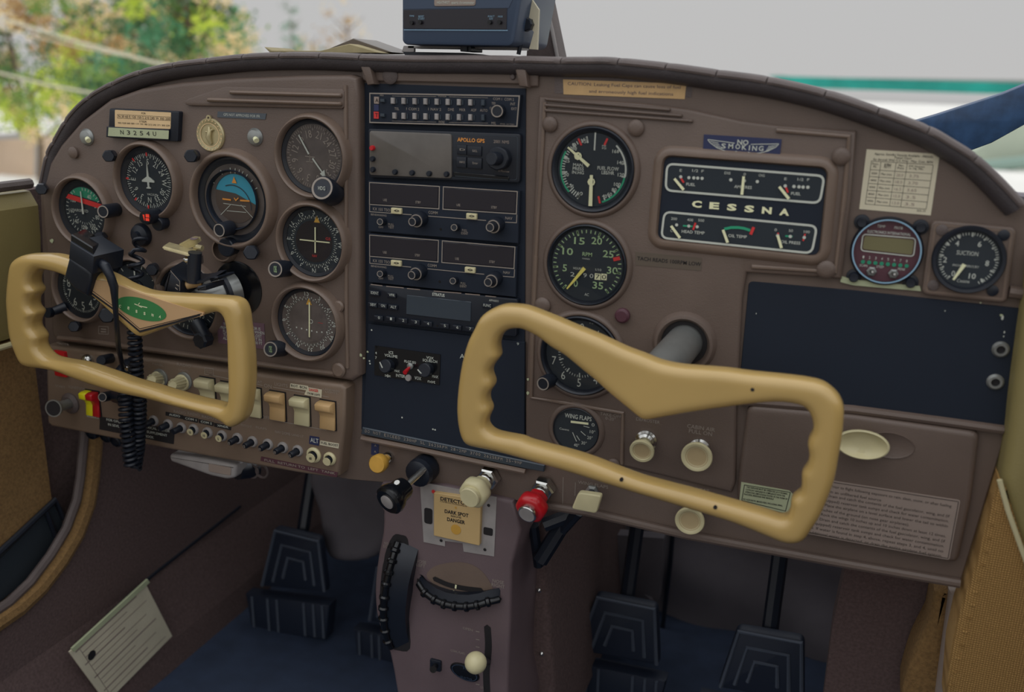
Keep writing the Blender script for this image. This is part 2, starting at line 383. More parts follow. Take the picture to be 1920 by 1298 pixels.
# document on the kick panel
t = thing('airworthiness_papers', 'white printed certificate papers in a clear pocket low on the left kick panel', 'papers', PX(230, 1195, xk+.02))
xd = xk+.034
dp = [(130, 1223), (272, 1093), (323, 1193), (233, 1290), (172, 1345)]
mb = MB(); prism_x(mb, yz([(130, 1223), (272, 1093), (323, 1193), (200, 1318)], xd), xd-.002, xd); mb.build('paper', PAPW, t)
mb = MB(); prism_x(mb, yz([(133, 1216), (275, 1086), (279, 1092), (137, 1222)], xd), xd-.001, xd+.002); mb.build('folder_edge', PAPN, t)
mb = MB()
def docline(a, b, wd):
    p, q = PX(*a, xd+.0005), PX(*b, xd+.0005); d = (q-p).normalized(); n = Vector((0, -d.z, d.y))*wd
    mb.poly3([p-n, q-n, q+n, p+n])
for i in range(11):
    f = .07+.085*i; a0 = Vector((130, 1223)).lerp(Vector((200, 1318)), f); b0 = Vector((272, 1093)).lerp(Vector((323, 1193)), f)
    docline(tuple(a0.lerp(b0, .10 if i % 3 else .05)), tuple(a0.lerp(b0, [.86, .7, .93, .6][i % 4])), .0006 if i % 3 else .0011)
docline(tuple(Vector((150, 1218))), tuple(Vector((205, 1300))), .0004)
mb.fixn = False; mb.build('printing', PAPG, t)
mb = MB(); c = PX(172, 1229, xd+.001); mb.lathe(c, (1, 0, 0), [(.0065, 0), (.0065, .0004)], 16); mb.build('seal_mark', INK, t)
# right-hand side: cream padding, woven door-post cover and carpet
t = thing('right_side_upholstery', 'cream vinyl upholstery at the right edge beside the black blank panel', 'upholstery', P(1905, 800, 0))
pp = [(1921, 545), (1905, 640), (1892, 740), (1886, 800), (1878, 855), (1873, 895), (1888, 950), (1908, 1010), (1935, 1085), (2250, 1250), (2250, 380), (1960, 440)]
mb = MB(); mb.prism(smooth(Q(pp, .01), 3), -.01, .030, .012, 4); mb.build('padding', VINYL, t)
mb = MB(); mb.tube([P(x, y, .031) for x, y in [(1874, 900), (1890, 958), (1912, 1020), (1940, 1095)]], .0022, 8); mb.build('piping', IVORY, t)
t = thing('door_post_cover', 'woven tan fabric cover on the right door post, lower right corner', 'upholstery', P(1850, 1150, 0))
pp = [(1872, 900), (1850, 975), (1832, 1050), (1812, 1110), (1795, 1160), (1780, 1230), (1772, 1330), (2200, 1500), (2200, 1020), (1985, 1040), (1925, 950), (1890, 895)]
mb = MB(); mb.prism(Q(pp, .02), -.02, .026, .008, 4); mb.build('fabric', FABR, t)
mb = MB()
for i in range(15):
    a = P(1868-i*5.2-(i*.25)**2, 935+i*25, .027); mb.tube([a-Vector((.0022, 0, 0)), a+Vector((.0022, 0, 0))], .0006, 5)
mb.build('stitching', FABR, t)
t = thing('carpet_edge_trim', 'golden carpet edge strip right of the footwell below the glove box', 'carpet trim', P(1720, 1200, -.05))
mb = MB(); mb.prism(smooth(Q([(1752, 1110), (1740, 1165), (1722, 1200), (1702, 1250), (1690, 1330), (1760, 1345), (1768, 1250), (1780, 1150), (1782, 1105)], -.05), 2), -.09, -.045, .008, 3); mb.build('pile_edge', CARP, t)
mb = MB(); mb.prism(Q([(1778, 1100), (1745, 1340), (1775, 1345), (1790, 1200), (1804, 1100)], -.05), -.09, -.04, .006, 3); mb.build('binding', PAPG, t)
mb = MB(); mb.prism(Q([(1590, 1040), (1560, 1180), (1540, 1340), (1700, 1380), (1760, 1100), (1800, 1060)], -.1), -.14, -.10, 0); mb.build('carpet', CARPD, t)
# ------------------------------------------------------------------ footwell
t = thing('firewall_blanket', 'grey quilted firewall blanket with a dark vertical slit behind the right pedals', 'insulation', (-.1, .55, .3))
nx, nz = 60, 36; mb = MB(); x0, x1, z0, z1 = -.85, .28, .0, .62; g = []
for i in range(nx+1):
    row = []
    for j in range(nz+1):
        x = x0+(x1-x0)*i/nx; z = z0+(z1-z0)*j/nz
        f = .012*math.sin(x*31+z*6)+.010*math.sin(x*13-z*9+1)+.006*math.sin(z*40+x*12)
        row.append(mb.b.verts.new((x, .545-f-.02*(math.sin(x*5+2))-(.6-z)*.0, z)))
    g.append(row)
for i in range(nx):
    for j in range(nz): mb.face((g[i][j], g[i+1][j], g[i+1][j+1], g[i][j+1]))
mb.build('blanket', LINER, t)
H5 = -.50
mb = MB(); mb.tube([P(1262, 990, H5), P(1256, 1060, H5), P(1243, 1170, H5), P(1240, 1260, H5)], .004, 6); mb.build('slit', BLACK, t)
mb = MB(); mb.prism(rnd(crect(1153, 1039, 17, 24, H5), .004), -.56, -.495); mb.prism(rnd(crect(1191, 1055, 17, 24, H5), .004), -.56, -.495); mb.build('cut_out', BLACK, t, split=True)
def pedal(corner, hh, label):
    t = thing('rudder_pedal', label, 'pedal', P(*corner[0], -hh), 'rudder pedals'); h = -hh
    mb = MB(); q = Q(corner, h); mb.prism(rnd(q, .008), h-.012, h, .004, 2); mb.build('pedal_plate', RUBR, t)
    c = (sum(p[0] for p in q)/4, sum(p[1] for p in q)/4)
    mb = MB()
    for k in (.93, .62, .34):
        r = [((p[0]-c[0])*k+c[0], (p[1]-c[1])*k+c[1]-(1-k)*.02) for p in q]
        mb.tube([(r[0][0], -h, r[0][1]), (r[1][0], -h, r[1][1]), (r[2][0], -h, r[2][1]), (r[3][0], -h, r[3][1])], .0028, 6)
    mb.build('tread_rib', RIBM, t, split=True)
    mb = MB(); a, b = q[0], q[3]; wz = .075
    mb.prism([(a[0]-.02, a[1]-.012), (b[0]+.012, b[1]-.012), (b[0]+.004, b[1]-wz), (a[0]-.012, a[1]-wz)], h-.01, h+.012, .004, 2); mb.build('heel_bar', RUBR, t)
    mb = MB()
    for k in (.06, .26, .38, .72, .84, .95):
        x = a[0]-.015+(b[0]-a[0]+.022)*k; z = a[1]+(b[1]-a[1])*k
        mb.tube([(x, -h-.013, z-.014), (x+.001, -h-.013, z-wz+.004)], .0022, 6)
    mb.build('heel_rib', RIBM, t, split=True)
    mb = MB(); mb.tube([(c[0], -h+.012, c[1]), (c[0], -h+.10, c[1]+.25)], .010, 8); mb.build('arm', BLACK, t)
pedal([(487, 1100), (513, 990), (600, 1010), (612, 1112)], .26, 'black rubber rudder pedal with nested trapezoid ribs left of the pedestal')
pedal([(690, 1165), (705, 1060), (775, 1078), (785, 1180)], .26, 'black rudder pedal half hidden behind the left edge of the pedestal')
pedal([(1078, 1220), (1117, 1115), (1232, 1137), (1236, 1250)], .24, 'black rudder pedal with nested ribs just right of the pedestal')
pedal([(1345, 1290), (1382, 1178), (1508, 1200), (1508, 1320)], .20, 'black rudder pedal furthest right, cut off by the bottom of the frame')
t = thing('control_linkage', 'dark steel linkage arms below the mixture knob right of the pedestal', 'linkage', P(1060, 1010, -.15))
mb = MB()
for a, b, r in (((1020, 985), (1085, 960), .008), ((1012, 1052), (1060, 975), .009), ((1085, 960), (1040, 1010), .006), ((1000, 985), (1010, 1060), .006)): mb.tube([P(*a, -.04), P(*b, -.055)], r, 8)
mb.build('linkage_arm', BLACK, t, split=True)
mb = MB(); mb.prism(Q([(1015, 1052), (1015, 1010), (1060, 985), (1110, 1000), (1245, 1010), (1235, 1125), (1170, 1100), (1105, 1085), (1060, 1062)], -.4), -.42, -.40, 0); mb.build('cover_plate', LINER, t)
mb = MB(); mb.lathe(P(1190, 1140, -.42), (0, -1, 0), [(.03, -.01), (.03, 0)], 20); mb.build('boss', LINER, t)
# centre tunnel below the pedestal
t = thing('tunnel_cover', 'dark carpeted tunnel cover to the right of the pedestal foot', 'cover', P(1000, 1200, -.1))
mb = MB(); mb.prism(Q([(950, 940), (1015, 960), (1040, 1298), (1050, 1400), (940, 1400)], -.08), -.45, -.08, .01); mb.build('side_cover', CARPD, t)
mb = MB()
for a in ((1008, 1022), (1010, 1108), (1015, 1227)): mb.lathe(P(*a, -.078), (0, -1, 0), [(.003, -.002), (.003, 0), (.001, .002)], 10)
mb.build('screw', CHR, t, split=True)
t = thing('air_duct', 'grey brown duct behind the pedestal above the left pedal', 'duct', P(640, 950, -.2))
mb = MB(); mb.prism(smooth(Q([(578, 885), (590, 960), (605, 1040), (640, 1060), (700, 1050), (735, 1000), (740, 890)], -.30), 3), -.5, -.30, .02, 4); mb.build('duct_skin', LINER, t)
# ------------------------------------------------------------------ instrument panel
PAN = thing('instrument_panel', 'brown painted aircraft instrument panel with raised moulded gauge covers', 'instrument panel', (-.38, 0, .6))
top = [(75, 350), (85, 290), (100, 262), (128, 216), (165, 180), (210, 155), (262, 135), (325, 121), (388, 113), (455, 107), (525, 103), (600, 103), (675, 106), (800, 110), (970, 110), (1045, 113), (1150, 113), (1250, 123), (1340, 136), (1440, 149), (1550, 175), (1650, 207), (1745, 244), (1835, 297), (1922, 380)]
bot = [(1960, 520), (1905, 650), (1890, 800), (1800, 1096), (1400, 1024), (1290, 1004), (1100, 962), (1000, 945), (960, 938), (715, 905), (655, 900), (90, 795), (85, 640)]
mb = MB(); mb.prism(Q(top+bot), -.004, 0, .001, 1); mb.build('panel_sheet', BROWN, PAN)
mb = MB(); mb.tube([P(x, y, .002) for x, y in [(1000, 945), (1100, 960), (1290, 1004), (1400, 1024), (1600, 1060), (1800, 1094)]], .0045, 10); mb.build('bottom_bead', BROWN, PAN)
# pilot cover
HC = .014
pc = [(78, 360), (92, 306), (112, 272), (150, 228), (205, 186), (262, 166), (340, 154), (440, 146), (560, 141), (655, 140), (670, 146), (672, 180), (673, 400), (675, 640), (676, 705), (660, 716), (560, 700), (400, 678), (240, 659), (105, 640), (96, 625), (90, 520), (80, 420)]
PC = MB(); PC.prism(Q(pc, HC), 0, HC, .005, 4); PCO = PC.build('pilot_cover', BROWN, PAN)
# raised inner frame lines of the pilot cover
mb = MB(); mb.tube([P(x, y, HC+.0005) for x, y in [(110, 634), (150, 637), (240, 650), (400, 671), (560, 692), (625, 700), (640, 697)]], .003, 8); mb.build('moulded_bead', RIM, PCO)
mb = MB(); mb.tube([P(x, y, HC+.0005) for x, y in [(648, 160), (649, 260), (649, 400), (650, 600), (652, 690)]], .0022, 8); mb.build('moulded_bead', RIM, PCO)
mb = MB(); mb.lathe(P(637, 693, HC), (0, -1, 0), [(.008, 0), (.008, .003), (.006, .0045)], 24); mb.build('screw_cap', RIM, PCO)
mb = MB(); k = 11*SC(637, 574, HC); mb.lathe(P(637, 574, HC), (0, -1, 0), [(k, 0), (k, .003), (k*.75, .0045)], 24); mb.build('screw_cap', RIM, PCO)
mb = MB(); mb.ln([(185, 612), (203, 613), (203, 627), (185, 626)], 1, HC+.0004, True); mb.ln([(189, 617), (199, 618)], 2, HC+.0004); mb.ln([(189, 622), (199, 622.5)], 2, HC+.0004); mb.build('lettering', DIM, PCO)
# ribbed decorative spear, left
mb = MB(); mb.prism(Q([(350, 190), (356, 185), (420, 164), (428, 162), (645, 167), (649, 171), (648, 201), (644, 204), (360, 198), (352, 196)], HC), HC, HC+.0035, .0012, 2); mb.build('ribbed_spear', BROWN, PCO)
mb = MB()
for a, b in (((432, 174), (642, 180)), ((390, 188), (642, 196))):
    mb.prism(rnd([W(a[0], a[1]-5, HC+.004), W(b[0], b[1]-5, HC+.004), W(b[0], b[1]+3, HC+.004), W(a[0], a[1]+3, HC+.004)], .002), HC+.003, HC+.0075, .0022, 3)
mb.build('rib', RIM, PCO, split=True)
# pilot sub panel (switches)
HS = .020
sp_ = [(86, 648), (240, 668), (400, 690), (560, 712), (640, 722), (648, 730), (646, 800), (636, 893), (628, 898), (560, 888), (400, 859), (240, 829), (95, 800), (88, 790)]
mb = MB(); mb.prism(Q(sp_, HS), 0, HS, .004, 4); SUB = mb.build('switch_panel', BROWN2, PAN)
# header above radios
mb = MB(); mb.prism(Q([(672, 112), (1010, 112), (1008, 162), (985, 164), (978, 158), (706, 152), (698, 160), (680, 150)], .004), .0, .004, .001, 1); mb.build('radio_header', BROWN, PAN)
mb = MB(); mb.prism(Q([(674, 122), (693, 122), (702, 158), (688, 160)], .012), 0, .012, .002, 2); mb.prism(Q([(964, 126), (985, 126), (990, 164), (973, 162)], .012), 0, .012, .002, 2); mb.build('header_bracket', BROWN, PAN, split=True)
mb = MB(); mb.lathe(P(732, 142, .004), (0, -1, 0), [(.008, 0), (.008, .001), (.0065, .002)], 20); mb.lathe(P(962, 144, .004), (0, -1, 0), [(.003, 0), (.002, .002)], 12); mb.build('screw', PAD, PAN, split=True)
# copilot cover
HR = .006
rc = [(1010, 180), (1200, 193), (1290, 204), (1390, 226), (1452, 234), (1606, 246), (1596, 370), (1578, 524), (1400, 512), (1392, 560), (1381, 760), (1379, 905), (1372, 925), (1180, 878), (985, 845), (985, 760), (995, 500), (1004, 300)]
mb = MB(); mb.prism(Q(rc, HR), 0, HR, .003, 3); RCO = mb.build('copilot_cover', BROWN, PAN)
mb = MB(); mb.tube([P(x, y, HR+.0005) for x, y in [(1005, 480), (999, 620), (996, 745), (1060, 756), (1168, 775), (1166, 870)]], .0022, 8)
mb.tube([P(x, y, HR+.0005) for x, y in [(1022, 192), (1016, 300), (1008, 420), (1005, 480)]], .0018, 8)
mb.tube([P(x, y, HR+.0005) for x, y in [(1456, 244), (1592, 256), (1583, 370), (1566, 510), (1410, 500)]], .0022, 8); mb.build('moulded_bead', RIM, RCO, split=True)
mb = MB()
for y0 in (183, 194, 204): mb.prism(rnd([W(1022, y0, HR), W(1300-(204-y0)*2, y0+20, HR), W(1300-(204-y0)*2, y0+26, HR), W(1022, y0+6, HR)], .0015), HR, HR+.003, .0014, 2)
mb.build('rib', BROWN, RCO, split=True)
for x, y, r in ((1032, 233, 15), (1193, 240, 16), (1578, 293, 17), (1549, 505, 17), (1018, 572, 15), (1151, 871, 12)):
    mb = MB(); k = r*SC(x, y, HR); mb.lathe(P(x, y, HR), (0, -1, 0), [(k, 0), (k, .0025), (k*.8, .0042), (k*.4, .005)], 28); mb.build('screw_cap', BROWN, RCO)
mb = MB(); mb.lathe(P(1168, 591, HR), (0, -1, 0), [(.007, 0), (.007, .004), (.005, .006)], 24); mb.build('dark_cap', MAROON, RCO)
# trim strips round the black blank
mb = MB(); mb.tube([P(x, y, .004) for x, y in [(1388, 752), (1600, 768), (1760, 789), (1882, 806)]], .004, 8); mb.tube([P(x, y, .004) for x, y in [(1892, 547), (1935, 553)]], .005, 8); mb.build('moulded_bead', BROWN, PAN, split=True)
mb = MB(); mb.prism(Q([(1576, 518), (1600, 524), (1725, 537), (1727, 546), (1600, 535), (1576, 529)], .002), 0, .0025); mb.build('bare_edge', PAPN, PAN)
# paint chips
mb = MB()
for x, y, r in ((676, 666, 4), (682, 672, 3), (689, 660, 2.5), (985, 716, 3), (984, 742, 4), (1880, 596, 3), (97, 452, 5), (637, 574, 4), (624, 572, 3), (1841, 572, 1.5)):
    k = SC(x, y, HC+.001)*r; c = W(x, y, HC+.001); n = 9
    mb.flat([(c[0]+k*random.uniform(.5, 1.1)*math.cos(6.283*i/n), c[1]+k*random.uniform(.5, 1.1)*math.sin(6.283*i/n)) for i in range(n)], .0148 if x < 690 else .0068)
mb.build('paint_chips', PAPN, PAN)['kind'] = 'stuff'
# lettering printed on the panels
mb = MB(); h = HS+.0004
for s_, x, y, k, wd in (('MASTER', 118, 645, 4, 22), ('AMMETER', 160, 667, 4, 20), ('IGNITION', 145, 728, 5, 32), ('START', 113, 725, 4, 18), ('RADIO', 345, 685, 5, 26), ('PANEL', 296, 684, 4, 20), ('LIGHTS', 344, 695, 4, 18), ('ON', 502, 724, 7, 14), ('OFF', 498, 783, 6, 16), ('LIGHTS', 527, 722, 6, 24), ('LANDING\nLIGHTS', 621, 734, 8, 30), ('RADIO', 337, 773, 5, 22), ('RADIO', 363, 777, 5, 22), ('RADIO', 390, 783, 5, 22), ('RADIO', 414, 788, 5, 20), ('PITOT', 462, 799, 4, 20), ('FLAPS', 490, 803, 4, 20), ('NAV DOME', 530, 812, 5, 28), ('LAND LT', 558, 817, 4, 22), ('HEAT', 483, 716, 5, 16), ('T\nA\nX\nI', 635, 765, 16, 3)):
    mb.text(s_, x, y, k, h, wd)
for a in (((392, 703), (432, 711)), ((480, 720), (492, 723)), ((512, 726), (617, 745)), ((474, 779), (488, 782)), ((508, 787), (612, 807)), ((398, 781), (440, 790))): mb.ln(a, 1.2, h)
mb.ln([(384, 690), (400, 692), (400, 704), (384, 702)], 1, h, True); mb.text('AUTO\nPILOT', 392, 697, 7, h, 12)
mb.build('lettering', DIM, SUB)
mb = MB(); h = .0005
for s_, x, y, k, wd in (('THROTTLE', 790, 836, 4, 60), ('WING FLAPS', 1112, 909, 6, 56), ('MIXTURE', 1062, 913, 5, 5), ('COWL FLAPS', 1080, 930, 4, 4)):
    if wd > 10: mb.text(s_, x, y, k, h, wd)
h = HR+.0004
for s_, x, y, k, wd in (('TAKE-OFF\n0-20°', 1145, 782, 13, 40), ('DEFROSTER', 1215, 789, 6, 44), ('CABIN AIR\nPULL ON', 1314, 807, 16, 52), ('HEAT', 1318, 919, 5, 24)):
    mb.text(s_, x, y, k, h, wd)
for x, y0, y1 in ((1056, 895, 945), (1079, 905, 930)): mb.ln([(x, y0), (x-1, y1)], 1, .0005)
mb.build('lettering', DIM, RCO)
# ------------------------------------------------------------------ gauges
def pol(c, r, a): a = math.radians(a); return (c[0]+r*math.sin(a), c[1]+r*math.cos(a))
def ticks(mb, c, r0, r1, a0, a1, n, wd, h, skip=None):
    for i in range(n+1):
        if skip and i % skip == 0: continue
        a = a0+(a1-a0)*i/n; mb.line([pol(c, r0, a), pol(c, r1, a)], wd, h)
def arc(mb, c, r, a0, a1, wd, h, n=24): mb.line([pol(c, r, a0+(a1-a0)*i/n) for i in range(n+1)], wd, h)
def rim(px, py, rp, H, hh, wide=.17, cover=None, mat=None):
    c = W(px, py, H+hh); r = rp*SC(px, py, H+hh)
    mb = MB(); O = (c[0], -H, c[1]); k = r*wide
    pr = [(r+k*1.15, -.001), (r+k*1.05, .0008), (r+k*.85, hh*.55), (r+k*.6, hh*.9), (r+k*.35, hh), (r+k*.12, hh*.93), (r, hh*.7), (r-.0002, 0)]
    mb.lathe(O, (0, -1, 0), pr, 64, cap1=False); mb.build('gauge_surround', mat or RIM, cover or PCO, ang=60); return c, r
def gauge(px, py, rp, H, hh, label, name='gauge', wide=.17, cover=None, face=None, bz=.10, bh=.006, cat='gauge', hasrim=True, group=None, rimmat=None, glass=True, dh=.001):
    if hasrim: c, r = rim(px, py, rp, H, hh, wide, cover, rimmat)
    else: c = W(px, py, H+bh); r = rp*SC(px, py, H+bh)
    t = thing(name, label, cat, (c[0], -H, c[1]), group)
    O = (c[0], -H, c[1]); mb = MB()
    mb.lathe(O, (0, -1, 0), [(r*.998, 0), (r*.998, bh*.8), (r*.97, bh), (r*(1-bz*.5), bh*.8), (r*(1-bz), dh+.0006), (r*(1-bz)-.0001, dh)], 56, cap1=False); mb.build('bezel', BLACK, t, ang=40)
    mb = MB(); mb.disc(c[0], c[1], r*(1-bz*.9), H+dh, 56); mb.build('dial_face', face or DIAL, t)
    if glass:
        mb = MB(); mb.disc(c[0], c[1], r*(1-bz*.6), H+dh+.0035, 48); mb.build('glass', GLASS, t)
    return t, c, r*(1-bz)/.9, H+dh+.0004
def needle(t, a, b, w0, w1, h, mat, name='needle', zz=.0012):
    d = Vector((b[0]-a[0], b[1]-a[1])); n = Vector((-d.y, d.x)).normalized(); mb = MB()
    q = [(a[0]+n.x*w0, a[1]+n.y*w0), (a[0]-n.x*w0, a[1]-n.y*w0), (b[0]-n.x*w1, b[1]-n.y*w1), (b[0]+n.x*w1, b[1]+n.y*w1)]
    mb.prism(q, h+zz-.0004, h+zz); return mb.build(name, mat, t)
def nums(mb, c, r, lst, a0, step, size, h, rotate=True, bold=.0):
    for i, s_ in enumerate(lst):
        a = a0+step*i; x, z = pol(c, r, a); me = textmesh(s_, bold, 1)
        xs = [v.co.x for v in me.vertices]; ys = [v.co.y for v in me.vertices]; mx, my = (min(xs)+max(xs))/2, (min(ys)+max(ys))/2; k = size/.7
        ro = -math.radians(a) if rotate else 0; vs = []
        for v in me.vertices:
            p, q = (v.co.x-mx)*k*.8, (v.co.y-my)*k; vs.append(mb.v(x+p*math.cos(ro)-q*math.sin(ro), h, z+p*math.sin(ro)+q*math.cos(ro)))
        for f in me.polygons: mb.face([vs[j] for j in f.vertices])
def knob(t, base, tip, H, h1, r, mat=None, name='knob', cap=None, prof=None, seg=28, flute=0, amp=0, shaft=None):
    a, b = P(*base, H), P(*tip, h1); L = (b-a).length; mb = MB()
    pr = prof or [(r*1.0, 0), (r*1.0, L*.92), (r*.9, L)]
    mb.lathe(a, b-a, [(x, y) for x, y in pr], seg, flute, amp); o = mb.build(name, mat or BLACK, t, ang=40)
    if cap:
        mb = MB(); d = (b-a).normalized(); mb.lathe(b-d*.0002, d, [(r*.88, 0), (r*.88, .0006), (r*.74, .0006), (r*.72, .0002)], seg, cap1=False); mb.build(cap, DIM, t)
    return o
# 1 airspeed indicator
t, c, r, h = gauge(146, 398, 59, HC, .011, 'airspeed indicator with red arc and coloured face, leftmost in the upper row', 'airspeed_indicator', face=DIAL, bz=.22, bh=.003)
mb = MB(); ticks(mb, c, r*.74, r*.84, 0, 330, 33, .0008, h); nums(mb, c, r*.6, ['40', '60', '80', '100', '120', '140', '160', '180'], 28, 40, .005, h, False)
mb.text('AIRSPEED', 152, 395, 5, h, 26); ticks(mb, c, r*.42, r*.50, 120, 250, 10, .0006, h); mb.text('70  60', 168, 428, 5, h, 26)
mb.build('dial_markings', WHT, t)
mb = MB(); mb.flat([(c[0]-r*.80, c[1]+r*.42), (c[0]+r*.84, c[1]+r*.12), (c[0]+r*.86, c[1]+r*.30), (c[0]-r*.66, c[1]+r*.58)], h+.0002); mb.build('red_band', RED, t)
mb = MB(); mb.flat([pol(c, r*.86, a) for a in range(-46, 60, 6)]+[(c[0]+r*.66, c[1]+r*.38), (c[0]-r*.6, c[1]+r*.60)], h-.0001); mb.build('green_sector', MINT, t)
needle(t, pol(c, r*.1, 185), pol(c, r*.72, -2), .0012, .0006, h+.001, WHT)
knob(t, (219, 393), (193, 397), HC, .038, .0075, name='knob', cap='knob_ring')
# 2 directional compass
t, c, r, h = gauge(267, 341, 65, HC, .011, 'heading compass gauge with white aeroplane symbol beside the airspeed indicator', 'compass_gauge', bz=.2, bh=.003)
mb = MB(); ticks(mb, c, r*.80, r*.88, 0, 355, 71, .0005, h, 2); ticks(mb, c, r*.74, r*.88, 0, 350, 35, .0008, h)
nums(mb, c, r*.62, ['S', '21', '24', 'W', '30', '33', 'N', '3', '6', 'E', '12', '15'], 2, 30, .0062, h)
mb.text('VACUUM', 285, 365, 4, h, 18)
mb.build('dial_markings', WHT, t)
mb = MB(); mb.prism([(c[0]+(x-c[0])*.62, c[1]+(z-c[1])*(.95 if z > c[1]+r*.3 else .72)) for x, z in [pol(c, r*.66, 0), (c[0]+.002, c[1]+r*.2), (c[0]+.013, c[1]+r*.02), (c[0]+.013, c[1]-r*.05), (c[0]+.002, c[1]-r*.05), (c[0]+.0015, c[1]-r*.26), (c[0]+.0045, c[1]-r*.30), (c[0]+.0045, c[1]-r*.34), (c[0]-.0045, c[1]-r*.34), (c[0]-.0045, c[1]-r*.30), (c[0]-.0015, c[1]-r*.26), (c[0]-.002, c[1]-r*.05), (c[0]-.013, c[1]-r*.05), (c[0]-.013, c[1]+r*.02), (c[0]-.002, c[1]+r*.2)]], h, h+.0012); mb.build('aeroplane_symbol', WHT, t)
mb = MB()
for a in (0, 272, 223, 186, 320): mb.line([pol(c, r*.80, a), pol(c, r*.93, a)], .002, h+.0003)
mb.build('red_marks', RED, t)
knob(t, (296, 404), (273, 408), HC, .040, .0078, name='adjuster_knob')
mb = MB(); b = P(273, 408, .0405); mb.lathe(b, P(273, 408, .0405)-P(296, 404, HC), [(.0066, 0), (.0066, .0008)], 24); o = mb.build('knob_face', BLKG, t)
mb = MB(); mb.prism(crect(276, 405, 6, 6, .0418), .0412, .0418); mb.prism(crect(276, 412, 6, 5, .0418), .0412, .0418); mb.prism(crect(268, 408, 5, 11, .0418), .0412, .0418); mb.build('red_segment', LED, o, split=True)
knob(t, (308, 416), (294, 421), HC, .026, .0075, name='knob')
# 3 attitude indicator
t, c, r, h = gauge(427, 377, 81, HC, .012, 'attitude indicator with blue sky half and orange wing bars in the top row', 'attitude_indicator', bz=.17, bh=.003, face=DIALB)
mb = MB(); R3 = r*.62
cc2 = (c[0]+r*.06, c[1]+r*.04)
mb.flat([pol(cc2, R3, a) for a in range(-72, 108, 6)]+[pol(cc2, R3*.2, 0)], h); mb.build('sky_card', SKYB, t)
mb = MB(); mb.flat([pol(cc2, R3, a) for a in range(102, 292, 6)]+[pol(cc2, R3*.19, 0)], h+.0001); mb.build('ground_card', HORB, t)
mb = MB(); arc(mb, cc2, R3*1.0, -72, 112, .0006, h+.0006); arc(mb, (cc2[0]-r*.1, cc2[1]-r*.22), r*.55, -20, 95, .001, h+.0006); mb.build('arc_line', LCDG, t, split=True)
mb = MB()
for a, l in ((-60, .12), (-30, .12), (-8, .14), (3, .14), (12, .09), (20, .1), (30, .07), (44, .08), (60, .1)): mb.line([pol(c, r*(.80-l), a+4), pol(c, r*.80, a+4)], .001, h+.0005)
for k in (-1, 1): mb.line([(cc2[0]-.006*k, cc2[1]-r*.15), (cc2[0]-.02*k, cc2[1]-r*.45)], .0006, h+.0005)
mb.line([(cc2[0]-.016, cc2[1]-r*.15), (cc2[0]+.012, cc2[1]-r*.18)], .0006, h+.0005); mb.line([(cc2[0]-.012, cc2[1]-r*.33), (cc2[0]+.012, cc2[1]-r*.33)], .0006, h+.0005)
mb.build('dial_markings', WHT, t)
mb = MB(); q = W(440, 338, h); mb.flat([(q[0], q[1]+.004), (q[0]-.003, q[1]-.003), (q[0]+.003, q[1]-.003)], h+.001); mb.ln([(417, 373), (433, 375)], 3, h+.0015); mb.ln([(450, 376), (468, 377)], 3, h+.0015); mb.ln([(439, 371), (442, 376), (447, 371)], 2, h+.0015); mb.build('wing_bars', ORNG, t, split=True)
mb = MB(); mb.lathe((c[0], -HC, c[1]), (0, -1, 0), [(r*.76, .0045), (r*.74, .007), (r*.72, .0045), (r*.70, .001)], 56, cap1=False); mb.build('inner_ring', BLKM, t)
mb = MB(); q = W(424, 464, HC+.010); mb.lathe((q[0], -HC-.004, q[1]), (0, -1, 0), [(.010, -.004), (.010, .0065), (.009, .0075)], 28); mb.build('adjuster_housing', BLACK, t)
mb = MB(); q = W(424, 467, HC); mb.lathe((q[0], -HC, q[1]), (0, -1, 0), [(.0145, -.001), (.0145, .004), (.012, .0085), (.0105, .0085)], 32, cap1=False); mb.build('notch_lip', RIM, t)
knob(t, (432, 427), (411, 432), HC+.004, .036, .0078, name='caging_knob', cap='knob_ring')
# 4 directional gyro / adf
t, c, r, h = gauge(578, 295, 71, HC, .011, 'heading gyro with brown reflections painted on its face and slanted needle, top right of pilot panel', 'direction_finder', bz=.13, bh=.003, face=DIALB, wide=.16)
mb = MB(); ticks(mb, c, r*.78, r*.86, 0, 355, 71, .0006, h); ticks(mb, c, r*.72, r*.86, 0, 330, 11, .001, h)
nums(mb, c, r*.62, ['W', '21', '24', '27', '30', '33', '0', '3', '6', '9', '12', '15'][0:0] or ['18', '21', '24', '27', '30', '33', '0', '3', '6', '9', '12', '15'], -12, 30, .0075, h)
mb.ln([(572, 293), (590, 295)], 1.2, h); mb.ln([(581, 284), (581, 304)], 1.2, h); mb.ln([(574, 303), (587, 304)], 1.2, h); mb.build('dial_markings', DIM, t)
needle(t, W(580, 289, h), W(561, 253, h), .0008, .0006, h, WHT); needle(t, W(587, 297, h), W(608, 327, h), .0008, .0006, h, WHT, 'needle_tail')
mb = MB(); q = W(606, 324, h); mb.prism([(q[0]+.003, q[1]-.006), (q[0]-.003, q[1]-.001), (q[0]+.002, q[1]+.003)], h, h+.0013); mb.build('needle_tip', WHT, t)
knob(t, (624, 363), (604, 353), HC+.003, .040, .0125, name='heading_knob', cap='knob_ring')
mb = MB(); mb.text('HDG', 603, 353, 7, .0413, 13, bold=.01); mb.build('lettering', WHT, t)
